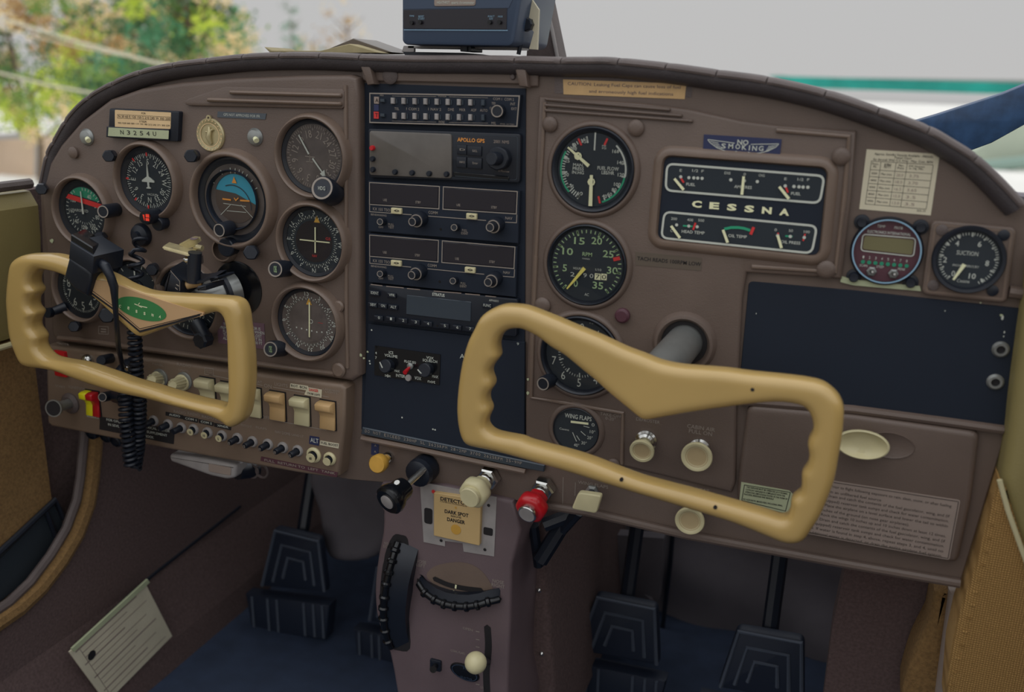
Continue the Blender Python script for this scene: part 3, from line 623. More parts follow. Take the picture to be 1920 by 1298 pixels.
# 5, 6 navigation indicators
def navg(px, py, rp, label, a0, cx1, cy1, kx, ky, mode):
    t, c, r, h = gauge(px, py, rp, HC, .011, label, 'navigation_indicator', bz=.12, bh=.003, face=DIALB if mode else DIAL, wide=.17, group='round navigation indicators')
    mb = MB(); ticks(mb, c, r*.66, r*.72, 0, 355, 71, .0006, h); ticks(mb, c, r*.66, r*.76, 0, 350, 35, .0008, h)
    nums(mb, c, r*.86, ['S', '21', '24', 'W', '30', '33', 'N', '3', '6', 'E', '12', '15'], a0, 30, .0060, h)
    if mode:
        for i in range(9): q = W(556+i*9.5, 618+abs(i-4)*-1+i*1.2, h); mb.disc(q[0], q[1], .0009, h, 8)
        q = W(583, 603, h); mb.line(circ(q[0], q[1], .002, 16), .0006, h, True)
    mb.text('INDICATOR', cx1+2, py+rp-8, 3.5, h, 22); mb.build('dial_markings', WHT, t)
    mb = MB(); mb.disc(c[0], c[1], r*.60, h-.0002, 48); mb.build('centre_disc', WINDK if not mode else DIALB, t)
    if not mode:
        needle(t, W(592, 426, h), W(592, 474, h), .0007, .0007, h, NEED); needle(t, W(563, 449, h), W(619, 455, h), .0006, .0006, h, NEED, 'glideslope_needle')
    else: needle(t, W(581, 567, h), W(581, 632, h), .0007, .0007, h, NEED)
    mb = MB(); q = W(cx1+4, py-rp*.65 if mode else 412, h); mb.flat([(q[0], q[1]+.004), (q[0]-.0035, q[1]-.003), (q[0]+.0035, q[1]-.003)], h); mb.build('index_triangle', YELP, t)
    mb = MB(); mb.text('~' if mode else 'GS', (601 if mode else 615), (606 if mode else 448), 5, h, 9); mb.text('NAV', 590, 480, 5, h, 9) if not mode else None; mb.build('red_marks', RED, t)
    o = knob(t, (kx+22, ky-2), (kx, ky), HC+.002, .040, .0090, name='course_knob', cap='knob_ring')
    mb = MB(); mb.text('OBS', kx, ky, 12, .0412, 6, bold=.01); mb.build('lettering', GRNN, t)
    return t
navg(579, 456, 67, 'upper course deviation indicator with crossed cream needles', 2, 590, 517, 516, 505, 0)
navg(569, 608, 64, 'lower course deviation indicator with one vertical needle and painted brown reflections', 28, 575, 665, 507, 655, 1)
# 7 altimeter behind the yoke
t, c, r, h = gauge(142, 546, 53, HC, .010, 'altimeter seen through the left yoke, lower left of the pilot panel', 'altimeter', bz=.18, bh=.003)
mb = MB(); ticks(mb, c, r*.80, r*.88, 0, 355, 71, .0005, h); ticks(mb, c, r*.76, r*.88, 0, 324, 9, .0011, h); nums(mb, c, r*.62, ['0', '1', '2', '3', '4', '5', '6', '7', '8', '9'], 0, 36, .0095, h, False); mb.build('dial_markings', WHT, t)
needle(t, c, pol(c, r*.7, 40), .001, .0005, h, WHT)
mb = MB(); mb.tube([P(122, 576, HC+.004), P(100, 584, HC+.016)], [.006, .005], 12); mb.tube([P(96, 586, .028), P(88, 587, .034)], .006, 12); mb.build('adjuster_arm', BLACK, t, split=True)
# 8 gauge mostly hidden behind the yoke hub, 9 vertical speed
t, c, r, h = gauge(246, 547, 55, HC, .010, 'turn gauge hidden behind the middle of the left yoke, only its rim shows', 'turn_indicator', glass=False)
mb = MB(); ticks(mb, c, r*.76, r*.88, -60, 60, 6, .001, h); mb.text('L      R', 245, 560, 6, h, 40); mb.build('dial_markings', WHT, t)
needle(t, c, pol(c, r*.7, 0), .001, .0008, h, WHT)
t, c, r, h = gauge(346, 567, 64, HC, .010, 'vertical speed gauge behind the yoke clamp, right part of the lower pilot row', 'climb_indicator')
mb = MB(); ticks(mb, c, r*.74, r*.86, 0, 350, 35, .0007, h); nums(mb, c, r*.55, ['0', '5', '10', '15', '20', '15', '10', '5'], -90, 45, .007, h, False)
mb.build('dial_markings', WHT, t)
needle(t, c, pol(c, r*.7, -90), .001, .0006, h, WHT)
mb = MB(); mb.tube([P(370, 608, HC+.008), P(386, 636, HC+.018)], [.009, .007], 12); mb.build('knob_arm', BLACK, t)
mb = MB(); mb.lathe(P(388, 634, HC+.010), (0, -1, 0), [(.009, 0), (.009, .012), (.007, .014)], 16, 8, .05); mb.build('knob', BLACK, t)
# small black instrument mounting knobs (thumb screws)
def thumb(bx, by, tx, ty, rr, label):
    a, b = P(bx, by, HC), P(tx, ty, HC+.024); t = thing('thumb_screw', label, 'screw', a, 'black thumb screws on the pilot panel')
    mb = MB(); L = (b-a).length; mb.lathe(a, b-a, [(rr*.55, 0), (rr*.6, L*.35), (rr*.95, L*.42), (rr, L*.5), (rr, L*.95), (rr*.85, L)], 18, 6, .05); mb.build('screw_head', BLACK, t)
    mb = MB(); mb.lathe(a, (0, -1, 0), [(rr*.9, 0), (rr*.9, .002)], 16); mb.build('washer', RUBR, t)
for a in ((212, 291, 203, 293, .0062, 'black thumb screw below the left end of the registration plate'), (367, 291, 357, 293, .0065, 'black thumb screw under the brass medallion'),
          (83, 352, 77, 355, .0062, 'black thumb screw at the far upper left corner of the panel'), (477, 472, 470, 474, .0075, 'black thumb screw right of the attitude indicator notch'),
          (291, 502, 284, 507, .0062, 'black thumb screw right of the coiled cord below the compass gauge'), (147, 611, 138, 613, .0062, 'black thumb screw below the altimeter'),
          (196, 442, 186, 447, .006, 'black thumb screw behind the microphone switch box'), (206, 588, 200, 592, .0085, 'black thumb screw right of the altimeter under the yoke plate')): thumb(*a)
# 10 manifold pressure
RH = .004
t, c, r, h = gauge(1110, 319, 81, HR, RH, 'manifold pressure and fuel flow gauge, top of the engine gauge column', 'manifold_pressure_gauge', wide=.13, cover=RCO, rimmat=BROWN, bh=.005, bz=.14)
mb = MB(); ticks(mb, c, r*.80, r*.68, 206, 230, 5, .001, h); ticks(mb, c, r*.80, r*.72, 230, 345, 24, .0009, h); ticks(mb, c, r*.82, r*.66, 206, 346, 5, .0014, h)
for a in (52, 76, 99, 119, 131, 144, 154): mb.line([pol(c, r*.74, a), pol(c, r*.84, a)], .0013, h)
for s_, x, y in (('10', 1088, 363), ('15', 1071.5, 350), ('20', 1062, 327.5), ('25', 1063.5, 301.5), ('30', 1077, 279), ('35', 1095, 265), ('160', 1154.5, 284), ('140', 1163.7, 305), ('120', 1164.5, 328), ('100', 1157.5, 346), ('80', 1151.5, 356), ('60', 1143, 364.5), ('40', 1133.5, 368)):
    mb.text(s_, x, y, 6.5, h, 9 if len(s_) == 2 else 12.5, bold=.01)
mb.text('MAN.\nPRESS\nIN.HG', 1084, 316.5, 20, h, 22, bold=.01); mb.text('FUEL FLOW\nLBS/HR', 1140, 320, 15, h, 40, bold=.01); mb.text('MF\nPSI', 1133, 276, 8, h, 8)
mb.ln([(1116.5, 247), (1114.5, 282)], 3, h); arc(mb, c, r*.83, 42, 98, .0016, h+.0001)
mb.build('dial_markings', WHT, t)
mb = MB(); arc(mb, c, r*.82, 225, 300, .0016, h+.0001); arc(mb, c, r*.82, 100, 160, .0016, h+.0001); mb.build('green_marks', GRN, t)
mb = MB(); 
for a in (331, 23, 164): mb.line([pol(c, r*.66, a), pol(c, r*.84, a)], .0018, h+.0002)
mb.build('red_marks', RED, t)
needle(t, W(1105, 311, h), W(1066, 276, h), .0016, .0008, h+.001, NEED, 'pressure_needle'); needle(t, W(1110, 328, h), W(1108, 386, h), .0014, .0018, h+.001, NEED, 'flow_needle')
for s_, x, y, nm, ro in (('M', 1084.5, 292.5, 'pressure_pointer_tab', -45), ('F', 1109.5, 341, 'flow_pointer_tab', -90)):
    mb = MB(); q = W(x, y, h); mb.lathe((q[0], -h-.0012, q[1]), (0, -1, 0), [(.0036, 0), (.0036, .0005)], 8); o = mb.build(nm, NEED, t)
    mb = MB(); mb.text(s_, x, y, 6, h+.002, 6, rot=ro if s_ == 'M' else -90, bold=.02); mb.build('letter', INK, o)
# 11 tachometer
t, c, r, h = gauge(1099, 498, 76, HR, RH, 'tachometer with pale green numerals and an hour counter', 'tachometer', wide=.13, cover=RCO, rimmat=BROWN, bh=.005, bz=.1)
mb = MB(); ticks(mb, c, r*.78, r*.86, 222, 498, 35, .0010, h); ticks(mb, c, r*.74, r*.87, 222, 498, 7, .0018, h)
for s_, x, y in (('15', 1086.5, 452), ('20', 1119, 452), ('25', 1140.5, 476.5), ('30', 1148, 507.5), ('35', 1121, 535.5), ('0', 1079.5, 531.5), ('5', 1059, 502.5), ('10', 1064.5, 471.5)): mb.text(s_, x, y, 13, h, 20 if len(s_) > 1 else 8, bold=.012)
mb.text('RPM', 1101, 477, 7, h, 18, bold=.01); mb.build('dial_markings', GRNN, t)
mb = MB(); mb.text('HUNDREDS', 1099, 485.5, 2.5, h, 14); mb.text('HOURS', 1083, 503.5, 4.5, h, 16); mb.text('1/10', 1122, 506, 4.5, h, 11); mb.text('AC', 1100, 552.5, 5, h, 8, bold=.01); mb.text('2', 1073.5, 514.5, 8, h, 8); mb.text('9 0', 1103, 517, 8, h, 19); mb.build('lettering', WHT, t)
mb = MB(); mb.flat(crect(1120.5, 519, 11, 12, h), h+.0001); mb.flat(crect(1132.5, 519.5, 10.5, 12, h), h+.0001); mb.build('counter_drum', NEED, t, split=True)
mb = MB(); mb.text('7', 1120.5, 519, 8.5, h+.0003, 8); mb.text('0', 1132.5, 519.5, 8.5, h+.0003, 8); mb.build('button_glyphs', INK, t)
mb = MB(); mb.line([pol(c, r*.68, 73), pol(c, r*.85, 73)], .0035, h+.0003); mb.build('red_marks', RED, t)
needle(t, W(1097, 502, h), W(1064, 541, h), .0018, .0007, h+.001, NEEDY)
# 12 lower gauge (sensitive altimeter type) behind the right yoke
t, c, r, h = gauge(1087, 668, 74, HR, RH, 'large round altitude gauge partly covered by the right yoke arm', 'standby_altimeter', wide=.13, cover=RCO, rimmat=BROWN, bh=.006, bz=.12)
mb = MB(); nums(mb, c, r*.72, ['0', '1', '2', '3', '4', '5', '6', '7', '8', '9'], 0, 36, .0085, h, False)
ticks(mb, c, r*.46, r*.58, 0, 324, 9, .0012, h); ticks(mb, c, r*.52, r*.58, 0, 350, 49, .0006, h); mb.text('FEET', 1114, 606, 4, h, 16); mb.build('dial_markings', WHT, t)
needle(t, c, pol(c, r*.6, 60), .0015, .0008, h+.001, WHT); needle(t, c, pol(c, r*.45, 75), .002, .001, h+.0015, WHT, 'short_needle')
knob(t, (1034, 712), (1018, 720), HR, .024, .0072, name='setting_knob', cap='knob_ring')
# 13 wing flaps
t, c, r, h = gauge(1079, 808, 42, HR, .003, 'small wing flaps position indicator below the engine gauges', 'flap_indicator', wide=.22, cover=RCO, rimmat=BROWN, bh=.003, bz=.04)
mb = MB(); mb.text('WING FLAPS', 1084, 782.5, 8, h, 50, bold=.012)
for s_, x, y in (("0", 1112, 797), ('10°', 1111, 810), ('20°', 1106, 821), ('30°', 1095, 831), ('40°', 1081, 835)): mb.text(s_, x, y, 6, h, 5.5 if s_ == '0' else 10)
for a in (((1094, 799), (1105, 802)), ((1089, 809), (1098, 817)), ((1081, 817), (1087, 826)), ((1073.5, 811), (1081, 828))): mb.ln(a, 1.3, h)
mb.text('Cessna', 1058, 805, 4, h, 18); mb.build('dial_markings', WHT, t)
needle(t, W(1071, 790, h), W(1104, 794, h), .0011, .0011, h+.0005, NEED)
# 14 engine analyser
t, c, r, h = gauge(1662, 472, 64, .0, .003, 'round maroon engine analyser with a small display and numbered green lights', 'engine_analyser', hasrim=False, bh=.006, bz=.08, face=MAROON, cat='engine monitor', glass=False)
mb = MB(); mb.line([pol(c, r*.90, a) for a in range(0, 360, 6)], .0012, .0066, True); mb.build('blue_ring', BLUER, t)
for x, y in ((1616, 416), (1726, 425.5), (1601, 518), (1707, 528.5)):
    mb = MB(); k = .0042; mb.lathe(P(x, y, 0), (0, -1, 0), [(k*1.5, 0), (k*1.5, .002), (k, .0024), (k, .006), (k*.8, .0072), (k*.3, .0070)], 18); mb.build('screw', BLACK, t)
mb = MB(); q = rnd(Q([(1618, 439), (1717, 447), (1713, 481), (1614, 470)], h), .003); mb.line(q, .0009, h+.0004, True); mb.text('TEMP', 1652.5, 424.5, 5, h, 15); mb.text('PROB', 1685, 427.5, 5, h, 16); mb.text('ELECTRONICS INTERNATIONAL', 1667, 439 if 0 else 437, 5, h, 82, bold=.01)
for i in range(8): mb.text(str(i+1), 1619+i*11.6, 482+i*1.1, 5, h, 3)
mb.text('SCAN', 1619, 498, 4.5, h, 15); mb.text('STEP', 1650, 500.5, 4.5, h, 14); mb.text('PEAK', 1690.5, 505, 4.5, h, 14); mb.build('lettering', WHT, t)
mb = MB(); mb.prism(rnd(Q([(1621, 442), (1714, 450), (1710, 478), (1617, 467)], h), .002), h, h+.0004); mb.build('display', LCD, t)
mb = MB()
for i in range(8): q = W(1618+i*11.7, 491+i*1.1, h); mb.lathe((q[0], -h, q[1]), (0, -1, 0), [(.0017, 0), (.0017, .0004)], 10)
mb.build('channel_light', MINT, t, split=True)
for x, y in ((1634, 508.5), (1675, 513)):
    mb = MB(); mb.lathe(P(x, y, h), (0, -1, 0), [(.0042, 0), (.0042, .002), (.003, .003), (.0024, .003), (.0024, .001)], 6); o = mb.build('toggle_nut', STEEL, t); mb = MB(); mb.lathe(P(x, y, h), (0.1, -1, .1), [(.0012, 0), (.0016, .006), (.001, .007)], 10); mb.build('toggle', CHR, o)
# 15 suction gauge
mb = MB(); q = rnd(Q([(1746, 412), (1906, 426), (1888, 569), (1727, 552)], .004), .006); tS = thing('suction_gauge', 'square mounted suction gauge at the right end of the panel', 'gauge', P(1816, 487, 0))
mb.prism(q, 0, .006, .002, 3); mb.build('mounting_plate', BROWN, tS)
mb = MB(); mb.line(inset(q, .0035), .002, .0063, True); mb.build('moulded_edge', RIM, tS)
c = W(1816, 487, .008); r = 63*SC(1816, 487, .008); O = (c[0], -.006, c[1]); h = .0074
mb = MB(); mb.lathe(O, (0, -1, 0), [(r, 0), (r, .004), (r*.97, .0055), (r*.88, .005), (r*.84, .001)], 56, cap1=False); mb.build('bezel', BLACK, tS)
mb = MB(); mb.disc(c[0], c[1], r*.86, .007); mb.build('dial_face', DIAL, tS)
mb = MB(); ticks(mb, c, r*.72, r*.80, 218, 510, 50, .0006, h); ticks(mb, c, r*.68, r*.80, 218, 502, 10, .0013, h)
for s_, x, y in (('4', 1795, 456.5), ('6', 1837, 458), ('2', 1772, 487), ('8', 1851, 494), ('0', 1787.5, 513), ('10', 1823, 518)): mb.text(s_, x, y, 10, h, 7 if len(s_) == 1 else 13, bold=.01)
mb.text('SUCTION', 1814, 475, 8, h, 41); mb.text('INCHES MERCURY', 1811, 499, 4, h, 50); mb.text('Cessna', 1806, 527, 6, h, 24); mb.build('dial_markings', WHT, tS)
needle(tS, W(1808, 495, h), W(1787, 524, h), .0016, .0008, h+.001, NEED)
mb = MB(); mb.disc(c[0], c[1], r*.88, .0115); mb.build('glass', GLASS, tS)
for x, y in ((1766, 431), (1882, 441), (1750, 535), (1861, 545)): mb = MB(); mb.lathe(P(x, y, .006), (0, -1, 0), [(.0045, 0), (.0045, .001), (.003, .0016)], 14); mb.build('screw', BLACK if x > 1850 else PAD, tS)
# 16 engine cluster
t = thing('engine_cluster', 'rectangular engine instrument cluster with fuel, ampere, oil and head temperature scales', 'gauge cluster', P(1393, 385, HR))
q = rnd(Q([(1246, 293), (1551, 316), (1535, 480), (1232, 448)], HR+.002), .007, 6); big = inset(q, -.010)
mb = MB(); n = len(q); R0 = [mb.v(x, HR, z) for x, z in inset(q, -.0095)]; R1 = [mb.v(x, HR+.003, z) for x, z in inset(q, -.007)]; R2 = [mb.v(x, HR+.0045, z) for x, z in inset(q, -.0045)]; R3_ = [mb.v(x, HR+.0042, z) for x, z in inset(q, -.0015)]; R4 = [mb.v(x, HR+.0005, z) for x, z in q]
for A_, B_ in ((R0, R1), (R1, R2), (R2, R3_), (R3_, R4)):
    for i in range(n): mb.face((A_[i], A_[(i+1) % n], B_[(i+1) % n], B_[i]))
mb.build('cluster_surround', RIM, RCO, ang=60)
mb = MB(); mb.prism(inset(q, .0002), HR, HR+.0012); mb.build('cluster_face', BLKM, t); h = HR+.0016
for qq in ([(1251, 307), (1546, 330), (1537, 381), (1248, 357)], [(1246, 397), (1532, 424), (1522, 475), (1240, 446)]):
    mb = MB(); g = rnd(Q(qq, h), .006, 5); mb.flat(g, h); o = mb.build('scale_window', DIAL, t); mb = MB(); mb.line(g, .0019, h+.0004, True); mb.build('window_frame', WHT, o)
mb = MB()
def X4(x, y): return (1200+x/4.571, 220+y/4.571)
for s_, x, y in (('E', 350, 455), ('1/2', 473, 458), ('F', 537, 462), ('DIS', 750, 478), ('0', 897, 488), ('CHG', 1043, 498), ('E', 1248, 528), ('1/2', 1376, 533), ('F', 1443, 535), ('200', 292, 870), ('400', 430, 880), ('500', 524, 884), ('C', 270, 972), ('0', 1163, 965), ('50', 1293, 972), ('100', 1430, 982)):
    mb.text(s_, *X4(x, y), 5, h+.0004, 3.4*len(s_)+1)
for s_, x, y, wd in (('FUEL', 435, 576, 17), ('AMPERES', 883, 598, 33), ('FUEL', 1336, 655, 18), ('HEAD TEMP', 455, 985, 43), ('OIL TEMP', 836, 1020, 35), ('OIL PRESS', 1290, 1073, 37)): mb.text(s_, *X4(x, y), 5.5, h+.0004, wd, bold=.01)
for x, y in ((350, 510), (420, 517), (462, 519), (496, 521), (533, 523), (779, 536), (1006, 551), (895, 544), (1245, 588), (1320, 593), (1363, 596), (1398, 598), (1439, 599), (315, 922), (419, 932), (491, 938), (1180, 1014), (1289, 1021), (1408, 1030)): q = W(*X4(x, y), h); mb.disc(q[0], q[1], .0014, h+.0006, 12)
mb.build('dial_markings', WHT, t)
mb = MB(); mb.ln([X4(350, 520), X4(375, 560)], 3.5, h+.0005); mb.ln([X4(1250, 600), X4(1268, 645)], 3.5, h+.0005); mb.ln([X4(476, 905), X4(455, 965)], 3.5, h+.0005); mb.ln([X4(975, 942), X4(948, 1005)], 5.5, h+.0007); mb.ln([X4(1183, 990), X4(1185, 1010)], 3, h+.0005); mb.ln([X4(1415, 1000), X4(1398, 1060)], 3, h+.0005); mb.build('red_marks', RED, t)
mb = MB(); mb.ln([X4(722, 958), X4(780, 945), X4(840, 945), X4(890, 952), X4(945, 970)], 5, h+.0005); mb.ln([X4(368, 930), X4(450, 935)], 3, h+.0005); mb.ln([X4(1245, 1018), X4(1308, 1022)], 3, h+.0005); mb.build('green_marks', GRN, t)
for a, b in (((298, 524), (378, 620)), ((1195, 593), (1278, 697)), ((891, 505), (875, 662)), ((270, 928), (346, 1032)), ((714, 962), (754, 1072)), ((1182, 1010), (1214, 1118))): needle(t, W(*X4(*b), h), W(*X4(*a), h), .0012, .0011, h+.001, NEED)
mb = MB()
for i, ch in enumerate('CESSNA'): mb.text(ch, *X4(487+i*150, 745+i*13.5), 11.5, h+.0005, 18.5, bold=.05)
mb.build('lettering', NEED, t)
# ------------------------------------------------------------------ radio stack
mb = MB(); mb.prism(Q([(684, 156), (986, 166), (984, 640), (986, 872), (678, 805), (682, 600)], .001), 0, .0015); mb.build('radio_recess', BLKM, PAN)
def X7(x, y): return (660+x/4.992, 90+y/4.992)
# audio panel
t = thing('audio_panel', 'narrow black audio selector panel with two rows of grey push buttons, top of radio stack', 'radio', P(832, 205, 0)); h = .008
aq = Q([(692, 173), (976, 178), (971, 239), (692, 231.5)], h)
mb = MB(); mb.prism(aq, .001, h, .0006, 1); mb.build('faceplate', BLKM, t)
mb = MB(); mb.line(inset(rnd(aq, .002), .0008) if 0 else inset(ccw(aq), .001), .0011, h+.0003, True); mb.build('border_line', DIM, t)
for (x, y, nm) in ((706.5, 188, 'A'), (706, 216, 'T')):
    mb = MB(); mb.prism(crect(x, y, 9, 13, h), h, h+.0008); o = mb.build('lamp_lens', PAPG if nm == 'A' else RED, t); mb = MB(); mb.text(nm, x, y, 8, h+.0011, 6); mb.build('letter', INK, o)
mb = MB(); mb.prism(crect(706, 202, 9, 12, h), h, h+.0006); mb.build('blue_lens', BLUEN, t)
for x, y in ((719, 188.5), (719, 216)): mb = MB(); mb.prism(crect(x, y, 8, 6, h), h, h+.003, .0004, 1); mb.build('push_button', LCDG, t)
xt = (738, 758, 778.6, 799, 820, 840.7, 861.7, 883, 907)
for row in (0, 1):
    for i, x in enumerate(xt):
        y = (189+i*.45) if not row else (217+i*.45)
        if row and i == 0: x += 3
        mb = MB(); mb.prism(crect(x, y, 6.5, 11.5, h), h, h+.003, .0005, 1); mb.build('push_button', PAPG if 0 else LCDG if i == 8 else ALU, t)
        if i != 8 and not (row and i == 0): mb = MB(); mb.prism(crect(x+6.6, y+.5, 1.8, 9, h), h, h+.001); mb.build('button_guide', LCDG, t)
mb = MB()
for s_, x, y, wd in (('TEL', 744, 204, 9), ('1 COM 2', 774, 204.5, 24), ('1 NAV 2', 815, 205, 24), ('DME', 845.6, 205.5, 11), ('MKR', 867, 206, 11), ('ADF', 888, 206.5, 10), ('AUTO', 907, 207, 14), ('COM 1  COM 2', 944, 186, 39), ('TEL', 926, 194, 9), ('INT', 961.5, 195, 9), ('EXT', 964, 204, 10), ('ON', 921, 203, 6), ('MIL', 926, 231, 9), ('PMA 14 TSO', 951, 233, 26), ('SPEAKER', 829, 180.5, 16), ('PHONE', 828, 229, 11), ('MKR', 716, 179, 7)):
    mb.text(s_, x, y, 5 if wd not in (16, 7, 26) else 2.6, h+.0003, wd)
mb.ln([(735, 180), (818, 181)], .6, h+.0003); mb.ln([(842, 181.4), (915, 183.5)], .6, h+.0003); mb.ln([(735, 227), (818, 229)], .6, h+.0003); mb.ln([(842, 229.5), (915, 231)], .6, h+.0003)
mb.build('lettering', DIM, t)
knob(t, (937, 208), (932, 208.5), h, .020, .0062, name='selector_knob', cap='knob_ring')
# gps
t = thing('navigation_receiver', 'black navigation receiver with brownish reflective display and orange name', 'radio', P(832, 290, 0)); h = .008
gq = Q([(690, 241), (976, 251), (974, 343), (691, 333)], h)
mb = MB(); mb.prism(rnd(gq, .003), .001, h, .001, 2); mb.build('faceplate', BLACK, t)
mb = MB(); mb.prism(rnd(Q([(694, 245), (848, 251), (848, 335), (694, 328)], h), .003), h, h+.002, .001, 2); mb.build('display_window', GPSS, t)
mb = MB(); q = rnd(inset(ccw(gq), .0025), .003); mb.line(q, .0005, h+.0002, True); mb.build('border_line', LCDG, t)
for x, y, m_ in ((699.5, 277.5, REDP), (700, 298, BLACK), (700.5, 318, BLACK), (742, 322.5, BLACK), (774, 324, BLACK), (806, 325.5, BLACK), (838.5, 326.5, BLACK)):
    mb = MB(); mb.lathe(P(x, y, h+.002), (0, -1, 0), [(.0026, 0), (.0026, .003), (.002, .004)], 14); o = mb.build('soft_key', m_, t)
    if m_ is REDP: o['label'] = 'red round button'
for x, y, wd, hg, s_ in ((867, 280.5, 18, 18, 'D'), (890.5, 283, 27, 18, 'SEL'), (866.5, 304, 18, 20, 'INFO'), (891, 306, 27, 20, 'Enter')):
    mb = MB(); mb.prism(crect(x, y, wd, hg, h), h, h+.002, .0006, 2); o = mb.build('key', BLACK, t); mb = MB(); mb.text(s_, x, y, 4, h+.0023, 10); mb.build('lettering', DIM, o)
mb = MB(); mb.text('APOLLO GPS', 883, 263, 7, h+.0003, 51, bold=.02); mb.build('orange_lettering', ORNG, t)
mb = MB(); mb.text('2001 NMS', 940, 266, 6, h+.0003, 29); mb.text('II Morrow', 945, 321, 4, h+.0003, 20); mb.build('lettering', PAPG, t)
knob(t, (940, 297), (932, 297.5), h, .022, .0105, name='outer_knob', flute=20, amp=.02); knob(t, (932, 297.5), (921, 297.5), .022, .032, .0062, name='inner_knob')
mb = MB(); mb.prism(rnd(Q([(851, 322), (955, 331), (955, 339), (851, 330)], h), .001), h, h+.0015, .0005, 1); mb.build('card_slot', BLKG, t); mb = MB(); mb.ln([(853, 330), (953, 338)], 1, h+.0018); mb.build('slot_edge', LCDG, t)
# nav/com radios
def X8(x, y): return (660+x/4.476, 330+y/4.476)
t = thing('navigation_radio', 'upper of two identical black nav com radios with four dark display windows in outline', 'radio', P(692.5, 341, .008), 'twin nav com radios'); KX = t; h = .008
fq = Q([(690, 343 if 0 else 339), (974, 359), (971, 457), (690, 434)], h)
mb = MB(); mb.prism(fq, .001, h, .0006, 1); mb.build('faceplate', BLKM, t)
for qq in ([(692.5, 341.5), (825, 349), (824, 392.5), (692.5, 384)], [(831, 349.5), (971, 358.5), (969, 402), (830, 393)]):
    mb = MB(); g = Q(qq, h); mb.prism(inset(ccw(g), .0015), h, h+.0008, .0003, 1); o = mb.build('display_window', WINDK, t); mb = MB(); mb.line(inset(ccw(g), .0004), .0009, h+.0004, True); mb.build('window_frame', DIM, o)
mb = MB(); e = h+.0004
for l in ([X8(148, 245), X8(148, 300), X8(500, 326)], [X8(640, 337), X8(1125, 374)], [X8(1285, 388), X8(1380, 393), X8(1384, 325)]): mb.ln(l, 1.4, e)
mb.text('USE', *X8(277, 202), 4.5, h+.0012, 7, bold=.01); mb.text('STBY', *X8(555, 221), 4.5, h+.0012, 10, bold=.01); mb.text('USE', *X8(893, 244), 4.5, h+.0012, 7, bold=.01); mb.text('STBY', *X8(1192, 264), 4.5, h+.0012, 11, bold=.01)
for s_, x, y, k, wd in (('KX 155 TSO', 247, 282, 5.5, 32), ('BENDIX/KING', 224, 328, 3.6, 29), ('COMM', 680, 308, 5.5, 17), ('NAV', 1316, 355, 5, 13), ('OFF', 243, 430, 3.6, 9), ('PULL\nTEST', 327, 420, 9.5, 11), ('PULL\nIDENT', 945, 470, 10, 13)): mb.text(s_, *X8(x, y), k, e, wd, bold=.005)
mb.build('lettering', DIM, t)
for x, y in ((380, 292), (1010, 337)):
    mb = MB(); mb.prism(rnd(crect(*X8(x, y), 19.5, 11, h), .001), h, h+.003, .0007, 2); o = mb.build('transfer_button', IVORY, t)
    mb = MB(); mb.text('◄►' if 0 else '<>', *X8(x-6, y), 5, h+.0034, 10, bold=.04); mb.build('button_glyphs', INK, o)
for (bx, by), (tx, ty), rr, nm in (((268, 383), (235, 385), .0036, 'volume_knob'), ((880, 430), (857, 433), .0036, 'ident_knob')): knob(t, X8(bx, by), X8(tx, ty), h, .018, rr, name=nm, cap='knob_ring', seg=20)
for (bx, by), (mx, my), (tx, ty), nm in (((585, 357), (540, 377), (505, 385), 'frequency_knob'), ((1225, 405), (1186, 425), (1158, 432), 'frequency_knob')):
    o = knob(t, X8(bx, by), X8(mx, my), h, .020, .0072, name=nm, cap='knob_ring'); knob(o.parent, X8(mx, my), X8(tx, ty), .020, .028, .0046, name='inner_knob', cap='knob_ring', seg=22)
mb = MB(); mb.disc(*W(*X8(745, 447), h), .0013, h+.0002, 12); mb.build('locking_hole', BLKG, t)
a, b = P(692.5, 341.5, h), P(692.8, 440, h)
k2 = dup(KX, KX.location+(b-a)+Vector((0, 0, 0)), 'lower of two identical black nav com radios, directly above the digital transponder', 'twin nav com radios')
# transponder
t = thing('transponder', 'dark grey digital transponder with a wide blank screen and number keys', 'radio', P(830, 580, 0)); h = .009
tq = Q([(691, 533), (971, 561), (968, 632), (690, 603)], h)
mb = MB(); mb.prism(rnd(tq, .003), .001, h, .001, 2); mb.build('faceplate', CLKB if 0 else LCDG, t).data.materials[0] = BLACK
mb = MB(); mb.prism(rnd(Q([(763, 553), (884, 566), (883, 603), (762, 589)], h), .001), h, h+.001, .0004, 1); mb.build('screen', LCDG, t)
for s_, x, y in (('IDENT', 703, 549.5), ('VFR', 735, 553.5), ('SBY', 700, 571.5), ('ON', 718.5, 573.5), ('ALT', 738, 576), ('0', 711, 596), ('1', 733.5, 598), ('2', 756.5, 601), ('3', 780, 604), ('4', 803, 607), ('5', 834.5, 611), ('6', 858, 614), ('7', 882, 617), ('FUNC', 914, 573)):
    mb = MB(); mb.prism(rnd(crect(x, y, 17 if len(s_) < 5 else 19, 9.5, h), .001), h, h+.0022, .0007, 2); o = mb.build('key', BLACK, t)
    mb = MB(); mb.text(s_, x-.5, y, 5, h+.0026, 3.6*len(s_) if len(s_) < 5 else 14); mb.build('lettering', WHT, o)
mb = MB(); mb.text('STRATUS', 822, 553, 5.5, h+.0003, 23, bold=.03); mb.text('APPAREO', 926, 564, 4, h+.0003, 18); mb.build('lettering', WHT, t)
mb = MB()
for a, b in ((((695, 533.5)), (717, 536)), ((724, 537), (757, 540)), ((763, 541), (788, 543.5)), ((813, 546), (865, 550)), ((872, 551), (900, 553.5)), ((910, 555), (930, 557))): mb.ln([a, b], 1.6, h+.0003)
mb.build('highlight_strip', PAPG, t, split=True)
